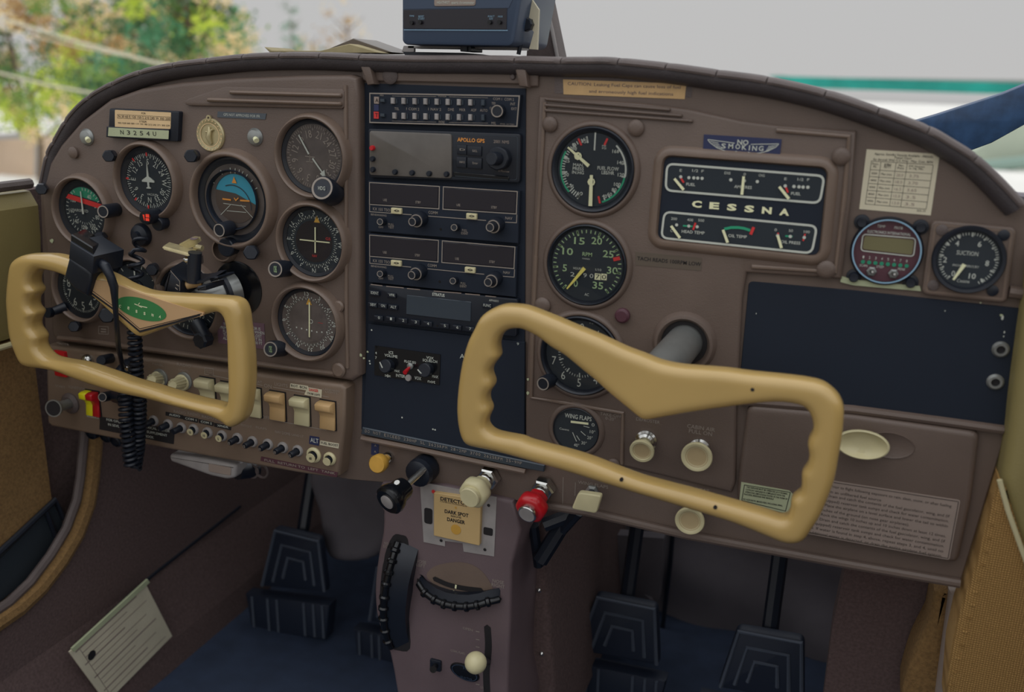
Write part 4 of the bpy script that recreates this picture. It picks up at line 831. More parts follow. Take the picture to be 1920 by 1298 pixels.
mb = MB(); mb.disc(*W(820, 611, h), .0013, h+.0003, 4); mb.build('locking_hole', BLKG, t)
# blank black avionics plate with intercom
t = thing('avionics_plate', 'black painted plate below the radios carrying the intercom knobs', 'panel plate', P(830, 740, 0)); h = .004
mb = MB(); mb.prism(Q([(690, 607), (984, 642), (983, 868), (680, 802)], h), .001, h, .0005, 1); mb.build('plate', BLKM, t)
mb = MB(); mb.text('AVIONICS', 893, 672, 9, h+.0003, 62); mb.build('lettering', WHT, t)
mb = MB()
for x, y in ((754, 783), (812, 805), (816, 806), (697, 619), (693, 677), (694, 682)): mb.disc(*W(x, y, h), .0010, h+.0003, 7)
mb.text('9', 971, 645, 5, h+.0004, 4); mb.build('paint_chips', WHT, t)
t = thing('intercom_panel', 'small black intercom panel with two pointer knobs and a red toggle', 'intercom', P(765, 690, h)); H0 = h
mb = MB(); mb.prism(Q([(703, 648), (826, 665), (824, 722), (702, 703)], h+.0006), h, h+.001); mb.build('faceplate', BLKG, t); h += .0014
mb = MB()
for s_, x, y, k, wd in (('ICS\nVOLUME', 733, 664.5, 11.5, 24), ('VOX\nSQUELCH', 806, 674.5, 11.5, 27), ('PILOT ISO', 769, 679, 4.5, 22), ('MAX', 744.5, 696, 4.5, 9.5), ('INTER', 751, 705, 5.5, 17), ('VOX', 783.5, 709.5, 6, 12.5), ('MAX', 816, 706.5, 5, 11), ('not', 809, 716, 6, 14), ('*', 727, 705, 9, 11), ('4', 705, 662, 4.5, 3), ('7', 705, 671, 4.5, 3)): mb.text(s_, x, y, k, h, wd, bold=.015)
mb.build('lettering', WHT, t)
for (bx, by), (tx, ty), s1, s2, nm in (((729, 686), (721, 687), (712, 679), (717, 690), 'volume_knob'), ((802, 693), (795, 695), (783, 693), (790, 701), 'squelch_knob')):
    o = knob(t, (bx, by), (tx, ty), h, .014, .0072, name=nm); mb = MB(); mb.ln([s1, s2], 2.6, .0143 if 0 else .0145); mb.build('pointer_line', WHT, o)
mb = MB(); mb.lathe(P(770, 686, h), (0, -1, 0), [(.0035, 0), (.0035, .002), (.002, .003)], 12); mb.build('toggle_nut', STEEL, t)
mb = MB(); a, b = P(768, 689, h+.002), P(759, 699, h+.013); mb.tube([a, a.lerp(b, .5), b], [.0012, .002, .0024], 10); mb.build('red_toggle', REDP, t)
mb = MB(); mb.lathe(P(766.5, 708.5, h), (0, -1, 0), [(.0036, 0), (.0036, .0015), (.003, .0025)], 14); mb.build('nut', ALU, t)
# embossed placard strip
t = thing('power_limit_strip', 'long grey green embossed placard strip with power limits under the black avionics plate', 'placard', P(830, 840, .003))
mb = MB(); mb.prism(Q([(680, 801), (985, 864), (1022, 872), (1020, 885), (985, 879), (677, 814)], .005), .002, .006, .001, 1); mb.build('strip', PAPG if 0 else LCDG, t)
mb = MB(); x0, y0, x1, y1 = 686, 809, 1010, 875
st = 'DO NOT EXCEED 230HP SL 2625RPM 28.2MP 3700 2625RPM 25.9MP'
for i, ch in enumerate(st):
    f = i/(len(st)-1)*.86
    if ch != ' ': mb.text(ch, 686+f*338, 808.5+f*70, 5.5, .0064, 3.6)
mb.build('lettering', DIM, t)
mb = MB(); mb.tube([P(x, y, .006) for x, y in [(678, 822), (760, 838), (860, 859), (985, 885)]], .003, 8); mb.build('metal_bead', RIM, PAN)
# ------------------------------------------------------------------ black blank plate, jacks, glove box, placards on the right
t = thing('blank_panel', 'large black blank plate on the copilot side above the glove box', 'panel plate', P(1640, 660, 0))
mb = MB(); mb.prism(rnd(Q([(1404, 528), (1600, 545), (1924, 580), (1900, 700), (1888, 803), (1600, 762), (1384, 744)], .002), .004), 0, .002, .0005, 1); mb.build('plate', BLKM, t)
for x, y in ((1876, 655), (1866, 716)):
    mb = MB(); mb.lathe(P(x, y, .002), (0, -1, 0), [(.0068, 0), (.0068, .001), (.0052, .003), (.0034, .003), (.0034, .0005)], 24); o = mb.build('headset_jack', STEEL, t); mb = MB(); mb.disc(*W(x, y, .002), .0034, .0028, 16); mb.build('jack_hole', INK, o)
mb = MB()
for x, y, r_ in ((1880, 596, 3), (1883, 623, 1.6), (1882, 631, 1.2), (1418, 588, 1), (1772, 583, 1)): c0 = W(x, y, .002); mb.flat([(c0[0]+SC(x, y)*r_*math.cos(a)*random.uniform(.5, 1), c0[1]+SC(x, y)*r_*1.5*math.sin(a)) for a in range(0, 6)], .0023)
mb.build('paint_chips', WHT, t)
t = thing('glove_box', 'brown glove box door with an ivory oval handle and a large text placard', 'glove box', P(1600, 900, 0)); h = .009
gb = rnd(Q([(1401, 761), (1600, 778), (1838, 812), (1822, 940), (1796, 1060), (1600, 1010), (1380, 944), (1385, 880)], h), .008)
mb = MB(); mb.prism(gb, 0, h, .005, 4); D = mb.build('door', BROWN, t)
mb = MB(); c0 = W(1668, 835, h); mb.lathe((c0[0], -h, c0[1]), (0, -1, 0), [(.0215, -.0002), (.021, .0012), (.019, .0005)], 40, cap1=True)
for v in mb.b.verts: v.co.z = c0[1]+(v.co.z-c0[1])*.55; v.co.x = c0[0]+(v.co.x-c0[0])*.95
mb.build('finger_recess', BROWN, D)
mb = MB(); a = P(1632, 832, h); 
mb.lathe(P(1617, 832, .022), (0, -1, 0), [(.008, -.012), (.008, -.003), (.0205, .0), (.0222, .002), (.0218, .004), (.0205, .0045), (.0185, .0025), (.015, -.0005), (.008, -.002)], 40)
c0 = P(1617, 832, .022)
for v in mb.b.verts: v.co.z = c0.z+(v.co.z-c0.z)*.60
mb.build('handle', IVORY, D)
mb = MB(); pq = rnd(Q([(1522, 893), (1560, 901), (1801, 938), (1780, 1050), (1600, 1017), (1500, 998), (1512, 940)], h), .002); mb.prism(pq, h, h+.0006); o = mb.build('water_check_placard', PAPG, t)
mb = MB(); mb.line(inset(ccw(pq), .0014), .0006, h+.0009, True)
L_ = ['1. Prior to flight following exposure to rain, sleet, snow, or after fueling', 'from an unfiltered fuel source', '1. Drain and catch the contents of the fuel gascolator, wing, and (if', 'equipped) reservoir tank sumps and check for water contamination.', '2. Place the airplane on a level surface and lower the tail to within', '5 inches of the ground (on nose gear airplanes).', '3. Rock the wings 10 inches up and 10 inches down at least 12 times.', '4. Drain and catch the contents of the fuel gascolator, wing, and (if', 'equipped) reservoir tank sumps and check for water contamination.', '5. If water is found in step 4, above, repeat steps 3, and 4, until no', 'additional water is detected, or drain the entire airplane fuel system.']
for i, s_ in enumerate(L_):
    f = (i+.9)/11.3; xa, ya = 1566-f*38, 905+f*100; xb, yb = 1793-f*20, 942+f*104
    wd = (xb-xa)*(1 if len(s_) > 55 else len(s_)/68)*1.0; 
    mb.text(s_, xa+wd/2-12, ya+(yb-ya)*(wd/2)/(xb-xa)-1, 5.2, h+.0009, wd+6, rot=0)
mb.build('lettering', SOFTI, o)
mb = MB(); mb.prism(Q([(1390, 904), (1480, 920), (1492, 932), (1476, 963), (1386, 942)], h), h, h+.0005); o = mb.build('operating_placard', PAPN, t)
mb = MB(); q = Q([(1396, 909), (1482, 923), (1473, 958), (1391, 938)], h); mb.line(q, .0006, h+.0008, True)
for i, s_ in enumerate(['THIS AIRPLANE MUST BE OPERATED AS A NORMAL', 'CATEGORY AIRPLANE IN COMPLIANCE WITH THE', 'OPERATING LIMITATIONS STATED IN THE FORM OF', 'PLACARDS, MARKINGS AND MANUALS', '', 'NO ACROBATIC MANEUVERS, INCLUDING SPINS,', 'APPROVED']):
    if s_: mb.text(s_, 1438-i*1.2-(80-len(s_)*1.9)/2, 920+i*4.6-(80-len(s_)*1.9)*.09, 3, h+.0008, len(s_)*1.85, bold=.02)
mb.build('lettering', INK, o)
t = thing('vacuum_chart_placard', 'white table placard stuck beside the suction gauge near the panel edge', 'placard', P(1686, 342, 0)); h = .0004
mb = MB(); mb.prism(Q([(1625, 280), (1762, 289), (1745, 404), (1611, 392)], 0), 0, .0005); mb.build('card', PAPW, t)
mb = MB(); h = .0008
def X5(x, y): return (1560+x/4.056, 260+y/4.056)
mb.text('Approx. Standby Vacuum Available - Altitude\nPower Chart\nfor Aircraft With C.S. Prop - Max. Cont. RPM', *X5(540, 150), 16, h, 112)
TL, TR, BR, BL = X5(300, 170), X5(770, 200), X5(716, 537), X5(253, 497)
def bl(u, v): return ((1-v)*((1-u)*TL[0]+u*TR[0])+v*((1-u)*BL[0]+u*BR[0]), (1-v)*((1-u)*TL[1]+u*TR[1])+v*((1-u)*BL[1]+u*BR[1]))
for v in (0, .2, .36, .52, .68, .84, 1): mb.ln([bl(0, v), bl(1, v)], .7, h)
for u in (0, .155, .40, .58, 1): mb.ln([bl(u, 0), bl(u, 1)], .7, h)
for u, s_, wd in ((.07, 'Press.\nAlt.', 12), (.27, 'RPM', 12), (.49, 'Man.\nPress.', 13), (.74, 'SVS Vacuum\nin. Hg. Min.', 30)): mb.text(s_, *bl(u, .09), 9, h, wd)
for i, s_ in enumerate(('2000', '4000', '6000', '8000', '10000')): v = .28+.16*i; mb.text(s_, *bl(.075, v), 3.6, h, 11); mb.text('Max cont.', *bl(.275, v), 4, h, 21)
mb.text('SVS-19', *X5(678, 550), 3.6, h, 16); mb.build('printing', INK, t)
mb = MB()
for i, (a_, b_) in enumerate((('20.0', '3.75'), ('18.0', '3.70'), ('16.5', '3.65'), ('15.0', '3.5'), ('13.0', '3.5'))): v = .28+.16*i; mb.text(a_, *bl(.49, v), 5.5, h, 13); mb.text(b_, *bl(.72, v), 5.5, h, 18)
mb.build('lettering', PAPG, t)
t = thing('no_smoking_plate', 'navy plate with white wings reading no smoking above the engine cluster', 'sign', P(1392, 272, HR)); h = HR
mb = MB(); mb.prism(Q([(1320, 252), (1466, 261), (1462, 297), (1318, 287)], h), h, h+.001); mb.build('plate', BLUEN, t)
h += .0014; mb = MB(); mb.text('NO', *X4(882, 215), 9, h, 21, bold=.02)
for i, ch in enumerate('SMOKING'): mb.text(ch, *X4([716, 778, 838, 894, 938, 982, 1038][i], [246, 248, 252, 258, 262, 266, 268][i]), 9, h, 9 if ch != 'I' else 2, bold=.02)
for sgn, pts in ((1, [[(580, 190), (812, 222)], [(580, 190), (600, 218), (660, 262), (740, 292), (800, 300), (830, 290)]]), (-1, [[(1190, 228), (950, 232)], [(1190, 228), (1165, 255), (1100, 288), (1030, 305), (960, 312), (928, 298)]])):
    for l in pts: mb.ln([X4(*p) for p in l], 1.3, h)
    for k in range(4):
        a = (600+k*18, 206+k*15) if sgn > 0 else (1172-k*18, 240+k*12); b = (672+k*10, 220+k*16) if sgn > 0 else (1100-k*8, 250+k*13); mb.ln([X4(*a), X4(*b)], 1, h)
mb.build('lettering', WHT, t)
t = thing('fuel_caution_label', 'orange tan typed caution label at the top of the copilot panel', 'label', P(1172, 168, 0))
mb = MB(); mb.prism(Q([(1056, 149), (1287, 157), (1284, 186), (1057, 177)], 0), 0, .0006); mb.build('card', TANP, t)
mb = MB(); mb.text('CAUTION: Leaking Fuel Caps can cause loss of fuel', 1168, 161, 6, .0009, 212); mb.text('and erroneously high fuel indications', 1182, 174.5, 6, .0009, 158); mb.build('printing', BROWNP, t)
mb = MB(); mb.prism(Q([(1040, 141), (1298, 148), (1297, 183), (1040, 175)], 0), 0, .0003); mb.build('tape', PAD, t)
t = thing('tachometer_note', 'clear tape label with black capitals about the tach right of the tachometer', 'label', P(1255, 490, HR))
mb = MB(); mb.prism(Q([(1192, 472), (1316, 484), (1315, 508), (1192, 497)], HR), HR, HR+.0004); mb.build('tape', TAPE, t)
mb = MB(); 
mb.text('TACH READS 100RPM LOW', 1254, 490, 7, HR+.0007, 120, bold=.01); mb.build('printing', INK, t)
t = thing('approval_placard', 'small dark placard saying the receiver is not approved above the medallion', 'placard', P(453, 218, HC))
mb = MB(); mb.prism(Q([(409, 209), (500, 213), (498, 224), (408, 220)], HC), HC, HC+.0008); mb.build('plate', GPSP, t); mb = MB(); mb.text('GPS NOT APPROVED FOR IFR', 453, 216.5, 5, HC+.0011, 68); mb.build('lettering', WHT, t)
t = thing('turn_and_bank_placard', 'purple brown placard with pale text behind the right side of the left yoke', 'placard', P(452, 628, HC))
mb = MB(); mb.prism(Q([(408, 598), (496, 607), (498, 655), (410, 643)], HC), HC, HC+.0008); mb.build('plate', PURP, t); mb = MB(); mb.text('TURN COORDINATOR IS\nPRIMARY INSTRUMENT WHEN\nFLIGHT ATTITUDE IS LOST\nTURN OFF AUTOPILOT IN\nALL MODES BELOW 500 FT', 454, 626, 32, HC+.0011, 82, bold=.01); mb.build('printing', WHT, t)
# registration card holder
t = thing('registration_plate', 'black holder with a compass correction card and the registration N3254U', 'placard holder', P(268, 232, HC)); h = HC
mb = MB(); mb.prism(rnd(Q([(205, 203), (336, 209), (333, 266), (202, 258)], h+.006), .002), h, h+.006, .001, 2); mb.build('holder', BLACK, t); h += .006
mb = MB(); mb.prism(rnd(Q([(216, 206), (321, 211), (320, 242), (216, 238)], h), .001), h, h+.0005); o = mb.build('correction_card', PAPER, t)
mb = MB(); mb.text('FOR', 269, 212.5, 3.4, h+.0008, 8); mb.text('STEER', 268, 228, 3.4, h+.0008, 14); mb.ln([(220, 214.5), (319, 219.5), (319, 226), (220, 221.5)], .5, h+.0008, True); mb.text('N 30 60 E 120 150 S 210 240 W 300 330', 269.5, 220.5, 4.5, h+.0008, 96); mb.text('002 028 060 089 119 150 180 212 242 271 300 329', 269, 233, 3, h+.0008, 96); mb.build('printing', INK, o)
mb = MB(); mb.prism(Q([(202, 237), (319, 243), (318, 263), (201, 257)], h), h, h+.002, .0006, 1); o = mb.build('registration_strip_frame', BLACK, t)
mb = MB(); mb.prism(Q([(204, 239), (317, 245), (316, 261), (203, 255)], h+.002), h+.002, h+.0024); mb.build('registration_strip', PAPN, o)
mb = MB()
for i, ch in enumerate('N3254U'): mb.text(ch, 228.5+i*12.2, 248+i*.6, 8, h+.0027, 6)
mb.text('.', 214, 249, 1.5, h+.0027, 1.5); mb.text('.', 306, 252, 1.5, h+.0027, 1.5); mb.build('lettering', INK, o)
# medallion
t = thing('medallion', 'round pale brass saint medallion fixed beside the attitude indicator', 'medallion', P(396, 253, HC)); c0 = P(396, 253, HC)
mb = MB(); mb.lathe(c0, (0, -1, 0), [(.0172, 0), (.0172, .0015), (.016, .003), (.0125, .0024), (.0118, .0016)], 36)
mb.build('disc', GOLD, t)
mb = MB(); mb.lathe(c0+Vector((0, 0, .0172)), (0, -1, 0), [(.003, .001), (.003, .003), (.0014, .003)], 10, cap1=False); mb.build('loop', GOLD, t)
mb = MB(); c_ = (c0.x, c0.z)
for i in range(22): a = i*360/22; me = pol(c_, .0142, a); mb.line([me, pol(c_, .0155, a+5)], .001, HC+.0032)
mb.line(circ(*c_, .0118, 28), .0008, HC+.0027, True)
mb.build('raised_letters', PAPER, t)['kind'] = 'stuff'
mb = MB(); mb.tube([c0+Vector(v) for v in ((0, -.0025, .008), (.001, -.0035, .004), (-.001, -.0035, -.002), (.001, -.003, -.009))], [.0014, .0022, .003, .0018], 10); mb.tube([c0+Vector(v) for v in ((-.004, -.003, .003), (.0, -.0035, .003), (.005, -.003, .006))], .0011, 8); mb.build('saint_relief', GOLD, t)
for x, y, s_ in ((479, 257, 'slotted chrome lamp lens between the medallion and the heading gyro'), (164, 257, 'chrome lamp lens near the upper left curve of the panel')):
    t = thing('post_light', s_, 'lamp', P(x, y, HC)); mb = MB(); mb.lathe(P(x, y, HC), (0, -1, 0), [(.0092, 0), (.0092, .001), (.007, .004), (.003, .0052)], 24); mb.build('lens_cap', STEEL, t); mb = MB(); a = P(x, y+3, HC+.004); mb.tube([a, P(x+2, y+7, HC+.006)], .0028, 10); mb.build('lamp_slot', NEED, t)
t = thing('panel_button', 'small brown round cap above the airspeed indicator', 'button', P(140, 286, HC)); mb = MB(); mb.lathe(P(140, 286, HC), (0, -1, 0), [(.0065, 0), (.0065, .003), (.004, .0045)], 20); mb.build('cap', BROWN, t)
# ------------------------------------------------------------------ yokes
HY = .102
def yoke_mesh(name, outer, inner, dx, bev, ext, mat, parent, vox=.0016):
    cu = bpy.data.curves.new('y', 'CURVE'); cu.dimensions = '2D'; cu.fill_mode = 'BOTH'; cu.extrude = ext; cu.bevel_depth = bev; cu.bevel_resolution = 5; cu.offset = -bev
    for lp, sg in ((outer, 1), (inner, -1)):
        pts = smooth(Q(lp, HY), 3); pts = inset(ccw(pts), dx*sg); sp2 = cu.splines.new('POLY'); sp2.points.add(len(pts)-1); sp2.use_cyclic_u = True
        for i, p in enumerate(pts): sp2.points[i].co = (p[0], p[1], 0, 1)
    o = bpy.data.objects.new('y', cu); S.collection.objects.link(o); bpy.context.view_layer.update()
    me = bpy.data.meshes.new_from_object(o.evaluated_get(bpy.context.evaluated_depsgraph_get())); bpy.data.objects.remove(o)
    o = bpy.data.objects.new(name, me); S.collection.objects.link(o)
    m = o.modifiers.new('r', 'REMESH'); m.mode = 'VOXEL'; m.voxel_size = vox; m2 = o.modifiers.new('s', 'SMOOTH'); m2.factor = .6; m2.iterations = 7
    bpy.context.view_layer.update()
    me2 = bpy.data.meshes.new_from_object(o.evaluated_get(bpy.context.evaluated_depsgraph_get())); o.modifiers.clear(); o.data = me2
    off = ORG[parent.name]
    for v in me2.vertices: v.co = Vector((v.co.x-off.x, -HY-v.co.z-off.y if 0 else -HY+v.co.z-off.y, v.co.y-off.z))
    me2.flip_normals() if 0 else None
    me2.materials.clear(); me2.materials.append(mat); me2.shade_smooth(); o.parent = parent; return o
YR_out = [(969, 567), (944, 567), (919, 577), (902, 591), (891, 612), (878, 639), (868, 676), (862, 713), (858.5, 753), (859.6, 785), (865.4, 813), (875, 830), (891, 837), (930, 845), (1000, 864), (1069, 884), (1139, 906), (1200, 925), (1262, 943.5), (1323, 962), (1385, 982), (1446, 1007), (1471, 1016), (1493, 1017.5), (1511, 1010), (1527, 988), (1542, 964), (1557, 930), (1570, 893), (1577, 853), (1584, 809), (1587, 769), (1582, 748), (1570, 731), (1548, 714), (1520, 706), (1477, 700), (1416, 694), (1354, 686), (1292, 681.6), (1246, 674), (1210, 660), (1175, 647), (1129, 625.5), (1083, 607), (1048, 592), (1013, 578), (990, 570)]
YR_in = [(976, 617), (988, 620), (1011, 632), (1036, 651), (1059.5, 665), (1090, 690), (1117, 712), (1140, 733), (1175, 762), (1200, 782), (1212, 787), (1231, 785), (1292, 774), (1354, 765), (1416, 757), (1456, 754), (1487, 756.5), (1505, 762), (1514, 771), (1520.5, 788), (1520, 803), (1512.8, 817), (1510.6, 831), (1513.7, 849.6), (1509.7, 866.5), (1500.5, 879), (1499.5, 896), (1498, 913), (1488, 922), (1480, 930), (1479, 945), (1474, 959), (1465, 963), (1446, 957), (1416, 948), (1354, 930), (1292, 913), (1231, 897), (1200, 888), (1162, 874), (1092, 848), (1000, 823), (983, 816), (951, 810), (930, 804.6), (920, 796.5), (918.6, 787), (925.5, 771), (926, 762), (920, 748), (922, 736), (931, 722.6), (930.6, 711), (926, 699.4), (926.7, 690), (934.7, 678.6), (943, 667), (941.7, 658), (940, 648.6), (941.7, 637), (948.6, 625.5), (960, 618.6)]
YL_out = [(81, 470), (55, 471), (37, 478), (26.6, 491), (22, 519), (19, 556), (21, 588), (25, 625), (35, 657), (47, 681), (62, 690), (85, 693), (116, 699), (150, 712), (185, 724), (231, 738), (286, 750), (332, 763), (379, 775), (406, 783.5), (425, 793), (434, 801), (446, 802), (462, 793), (471, 776), (477, 739.5), (479, 705), (477, 659), (471, 612), (467.6, 585), (459.5, 564), (446, 553.5), (425, 550), (379, 547), (332, 545), (286, 541), (263, 534), (240, 524.6), (217, 511.6), (170, 491), (127, 476), (104, 471)]
YL_in = [(89, 508), (116, 514), (140, 524), (162, 541), (199, 571), (243, 612), (261, 628), (273, 633.7), (286, 630), (321, 617), (356, 604), (390, 594), (415, 588), (425, 596), (429.5, 624), (431, 670), (432.3, 705), (432, 740), (428, 753), (411, 750), (379, 743), (332, 730), (286, 716), (252, 706.7), (231, 699), (196, 687), (162, 676), (127, 670), (104, 665), (92.4, 658), (84, 645.7), (86, 632), (80, 620), (73, 611), (74, 602), (80, 590), (78.6, 581), (70.5, 572), (70.5, 562.5), (80.4, 548.6), (78.6, 539), (72, 530), (74, 518.6), (80, 510.5)]
YR = thing('control_yoke', 'cream moulded control yoke on the right with finger grooves and bare screw holes', 'control yoke', P(1223, 700, HY), 'cream control yokes')
yoke_mesh('wheel', YR_out, YR_in, .0016, .0085, .0035, CREAM, YR)
for x, y in ((1215, 718), (1411, 731), (1165, 900), (1341, 952)):
    mb = MB(); mb.lathe(P(x, y, HY+.0117), (0, -1, 0), [(.0016, -.003), (.0016, .0003)], 14); mb.build('screw_hole', INK, YR)
def shaft(t, base, hub, r, mat=STEEL):
    a, b = P(*base, -.03), P(*hub, HY-.004); mb = MB(); mb.tube([a, b], r, 32); return mb.build('shaft', mat, t)
a0 = P(1287, 638, 0); b0 = P(1223, 712, HY)
mb = MB(); mb.tube([P(1287, 638, 0)+(a0-b0)*.05, b0], .0165, 36); mb.build('shaft', STEEL, YR)
mb = MB(); mb.lathe(P(1283, 643, HR), (0, -1, 0), [(.030, -.001), (.029, .002), (.0265, .0055), (.024, .006), (.0215, .003), (.021, .0005)], 48, cap1=False); mb.build('shaft_surround', BROWN, RCO)
mb = MB(); mb.lathe(P(1283, 641, HR), (0, -1, 0), [(.022, 0), (.022, .0006)], 40); mb.build('shaft_opening', INK, RCO)
YLt = thing('control_yoke', 'cream moulded control yoke on the left carrying the green oval emblem', 'control yoke', P(249, 590, HY), 'cream control yokes')
yoke_mesh('wheel', YL_out, YL_in, .0028, .0085, .0045, CREAM, YLt)
a0 = P(445, 540, HC); b0 = P(262, 598, HY)
mb = MB(); mb.tube([a0, b0], .0165, 36); mb.build('shaft', STEEL, YLt)
mb = MB(); d = (b0-a0).normalized(); mb.lathe(a0+d*.012, d, [(.0205, 0), (.0205, .004), (.0185, .006), (.0165, .006)], 36, cap1=False); mb.build('shaft_seal', BLACK, YLt)
mb = MB(); mb.lathe(P(447, 541, HC), (0, -1, 0), [(.030, -.0002), (.030, .001), (.0285, .0015)], 44); mb.build('shaft_opening', BLKG, PCO)
# emblem plate on the left yoke
hy = HY+.0128
mb = MB(); pl = rnd(Q([(170, 524), (205, 528), (265, 551), (382, 587), (381, 592), (264, 623), (240, 606), (163, 541)], hy), .001); mb.prism(pl, hy-.002, hy+.0006); o = mb.build('emblem_plate', PINKT, YLt)
mb = MB(); mb.ln([(163, 538), (212, 574), (262, 617), (378, 588.5)], 1.2, hy+.0009); mb.line([W(x, y, hy) for x, y in [(164, 543), (214, 580), (263, 621.5), (330, 604), (376, 590)]], .0022, hy+.0008); mb.build('dark_stripe', INK, o, split=True)
mb = MB(); ec = W(266, 579, hy); ex, ez = Vector((W(313, 591, hy)[0]-ec[0], W(313, 591, hy)[1]-ec[1])), None
u = ex.normalized(); n2 = Vector((-u.y, u.x)); aa, bb = ex.length*1.0, 20*SC(266, 579, hy)
mb.flat([(ec[0]+u.x*aa*math.cos(t_)+n2.x*bb*math.sin(t_), ec[1]+u.y*aa*math.cos(t_)+n2.y*bb*math.sin(t_)) for t_ in [2*math.pi*i/40 for i in range(40)]], hy+.0010); mb.build('green_oval', CESG, o)
mb = MB()
for i, ch in enumerate('CESSNA'): mb.text(ch, [225, 241, 256, 271, 286, 300][i], [574, 578, 584, 588, 591, 594][i], 5, hy+.0013, 3.5, rot=[-25, -18, -10, -8, -14, -20][i], bold=.03)
mb.ln([(252, 570), (262, 574), (276, 577)], 1.5, hy+.0013); mb.ln([(262, 568), (258, 573), (266, 577)], 1, hy+.0013); mb.build('lettering', NEED, o)
# microphone switch box strapped to the left yoke
t = thing('microphone_switch_box', 'black push to talk box strapped with tape on top of the left yoke', 'switch box', P(165, 500, HY+.02))
def obox(mb, c, ux, uz, hx, hd, hz, h0, bev=.002):
    u = Vector(ux).normalized(); n = Vector(uz).normalized(); q = [(c[0]+u.x*a*hx+n.x*b*hz, c[1]+u.y*a*hx+n.y*b*hz) for a, b in ((-1, -1), (1, -1), (1, 1), (-1, 1))]; mb.prism(q, h0, h0+hd, bev, 3)
a = Vector(W(130, 455, .125)); b = Vector(W(176, 480, .125)); c_ = (a+b)/2; u = (b-a).normalized(); up = Vector((-u.y, u.x))
H9 = .103
q = Q([(131, 453), (176, 481), (173, 514), (128, 485)], .140)
mb = MB(); mb.prism(q, .100, .140, .0015, 2); mb.build('housing', BLACK, t)
q = [P(138, 447, .138), P(172, 472, .138)]
mb = MB(); f = Q([(133, 454), (175, 479.5), (175, 474), (134, 449)], .138); 
tp = [P(132, 452, .138), P(176, 479.5, .138), P(199, 467, .098), P(160, 440, .098)]
hi = [p+Vector((0, 0, .006)) for p in tp]; cs = (tp[0]+tp[1]+tp[2]+tp[3])/4
def shrink(L, k): c = sum(L, Vector())/len(L); return [c+(p-c)*k for p in L]
A1 = shrink(tp, .97); A2 = shrink(hi, .93); A3 = shrink([p+Vector((0, 0, .0012)) for p in hi], .86); rings = [[mb.b.verts.new(p) for p in L] for L in (A1, A2, A3)]
for r1, r2 in zip(rings, rings[1:]):
    for i in range(4): mb.face((r1[i], r1[(i+1) % 4], r2[(i+1) % 4], r2[i]))
mb.face(rings[-1]); mb.face(rings[0][::-1]); mb.build('switch_cap', BLKG, t)
mb = MB(); mb.prism(Q([(128, 480), (172, 512), (170, 530), (162, 556), (140, 545), (118, 520)], .122), .086, .122, .004, 3); mb.build('strap', BLACK, t)
cp = [(188, 492, .128), (198, 500, .130), (207, 518, .130), (214, 538, .128), (215, 555, .126), (217, 585, .122), (219, 615, .116), (222, 650, .09), (228, 680, .05), (232, 692, .03)]
mb = MB(); mb.tube([Vector(p) for p in smooth3p([P(a, b, c) for a, b, c in cp])] if 0 else [P(a, b, c) for a, b, c in cp], [.0045, .005, .0042, .0042, .0034, .0026, .0026, .0026, .0026, .003], 12); mb.build('cable', BLACK, t)
# coiled microphone cord
def coil(path, r, wr, turns, seg=12, tw=6):
    pts = [Vector(p) for p in path]; L = [0]
    for a, b in zip(pts, pts[1:]): L.append(L[-1]+(b-a).length)
    out = []; n = int(turns*seg)
    for i in range(n+1):
        s_ = L[-1]*i/n; j = max(k for k in range(len(L)) if L[k] <= s_+1e-9); j = min(j, len(pts)-2); f = (s_-L[j])/(L[j+1]-L[j]); c = pts[j].lerp(pts[j+1], f)
        T = (pts[j+1]-pts[j]).normalized(); X = T.cross(Vector((0, 1, 0))).normalized(); Y = T.cross(X); a = 2*math.pi*i/seg
        out.append(c+X*r*math.cos(a)+Y*r*math.sin(a))
    mb = MB(); mb.tube(out, wr, tw); return mb
t = thing('coiled_cord', 'black coiled microphone cord hanging from the panel behind and below the left yoke', 'cord', P(265, 440, HC))
mb = MB(); mb.lathe(P(267, 440, HC), (0, -1, 0), [(.013, 0), (.013, .002), (.011, .006), (.005, .008), (.004, .012)], 28); mb.build('grommet', BLACK, t)
coil([P(266, 448, .03), P(257, 475, .04), P(253, 530, .045), P(250, 560, .045)], .0068, .0023, 5, 14, 8).build('loose_coil', BLACK, t)
coil([P(251, 600, .045), P(254, 660, .045), P(256, 708, .045)], .0062, .0023, 11, 12, 6).build('tight_coil', BLACK, t)
coil([P(236, 735, .055), P(237, 790, .06), P(242, 840, .06), P(247, 876, .06)], .0068, .0023, 15, 12, 6).build('hanging_coil', BLACK, t)
coil([P(262, 728, .05), P(262, 790, .05), P(259, 840, .05), P(253, 878, .052)], .0060, .0021, 18, 12, 6).build('hanging_coil', BLACK, t)
mb = MB(); mb.lathe(P(245, 694, HS), (0, -1, 0), [(.014, 0), (.014, .003), (.010, .012), (.006, .022)], 20); mb.build('jack_plug', BLACK, t)
mb = MB(); mb.lathe(P(240, 691, .034), (0, -1, 0), [(.0035, 0), (.0035, .002), (.0028, .003)], 12); mb.build('chrome_nut', CHR, t)
mb = MB(); mb.tube([P(218, 743, .03), P(232, 746, .04)], .008, 14); mb.build('plug_body', BLACK, t)
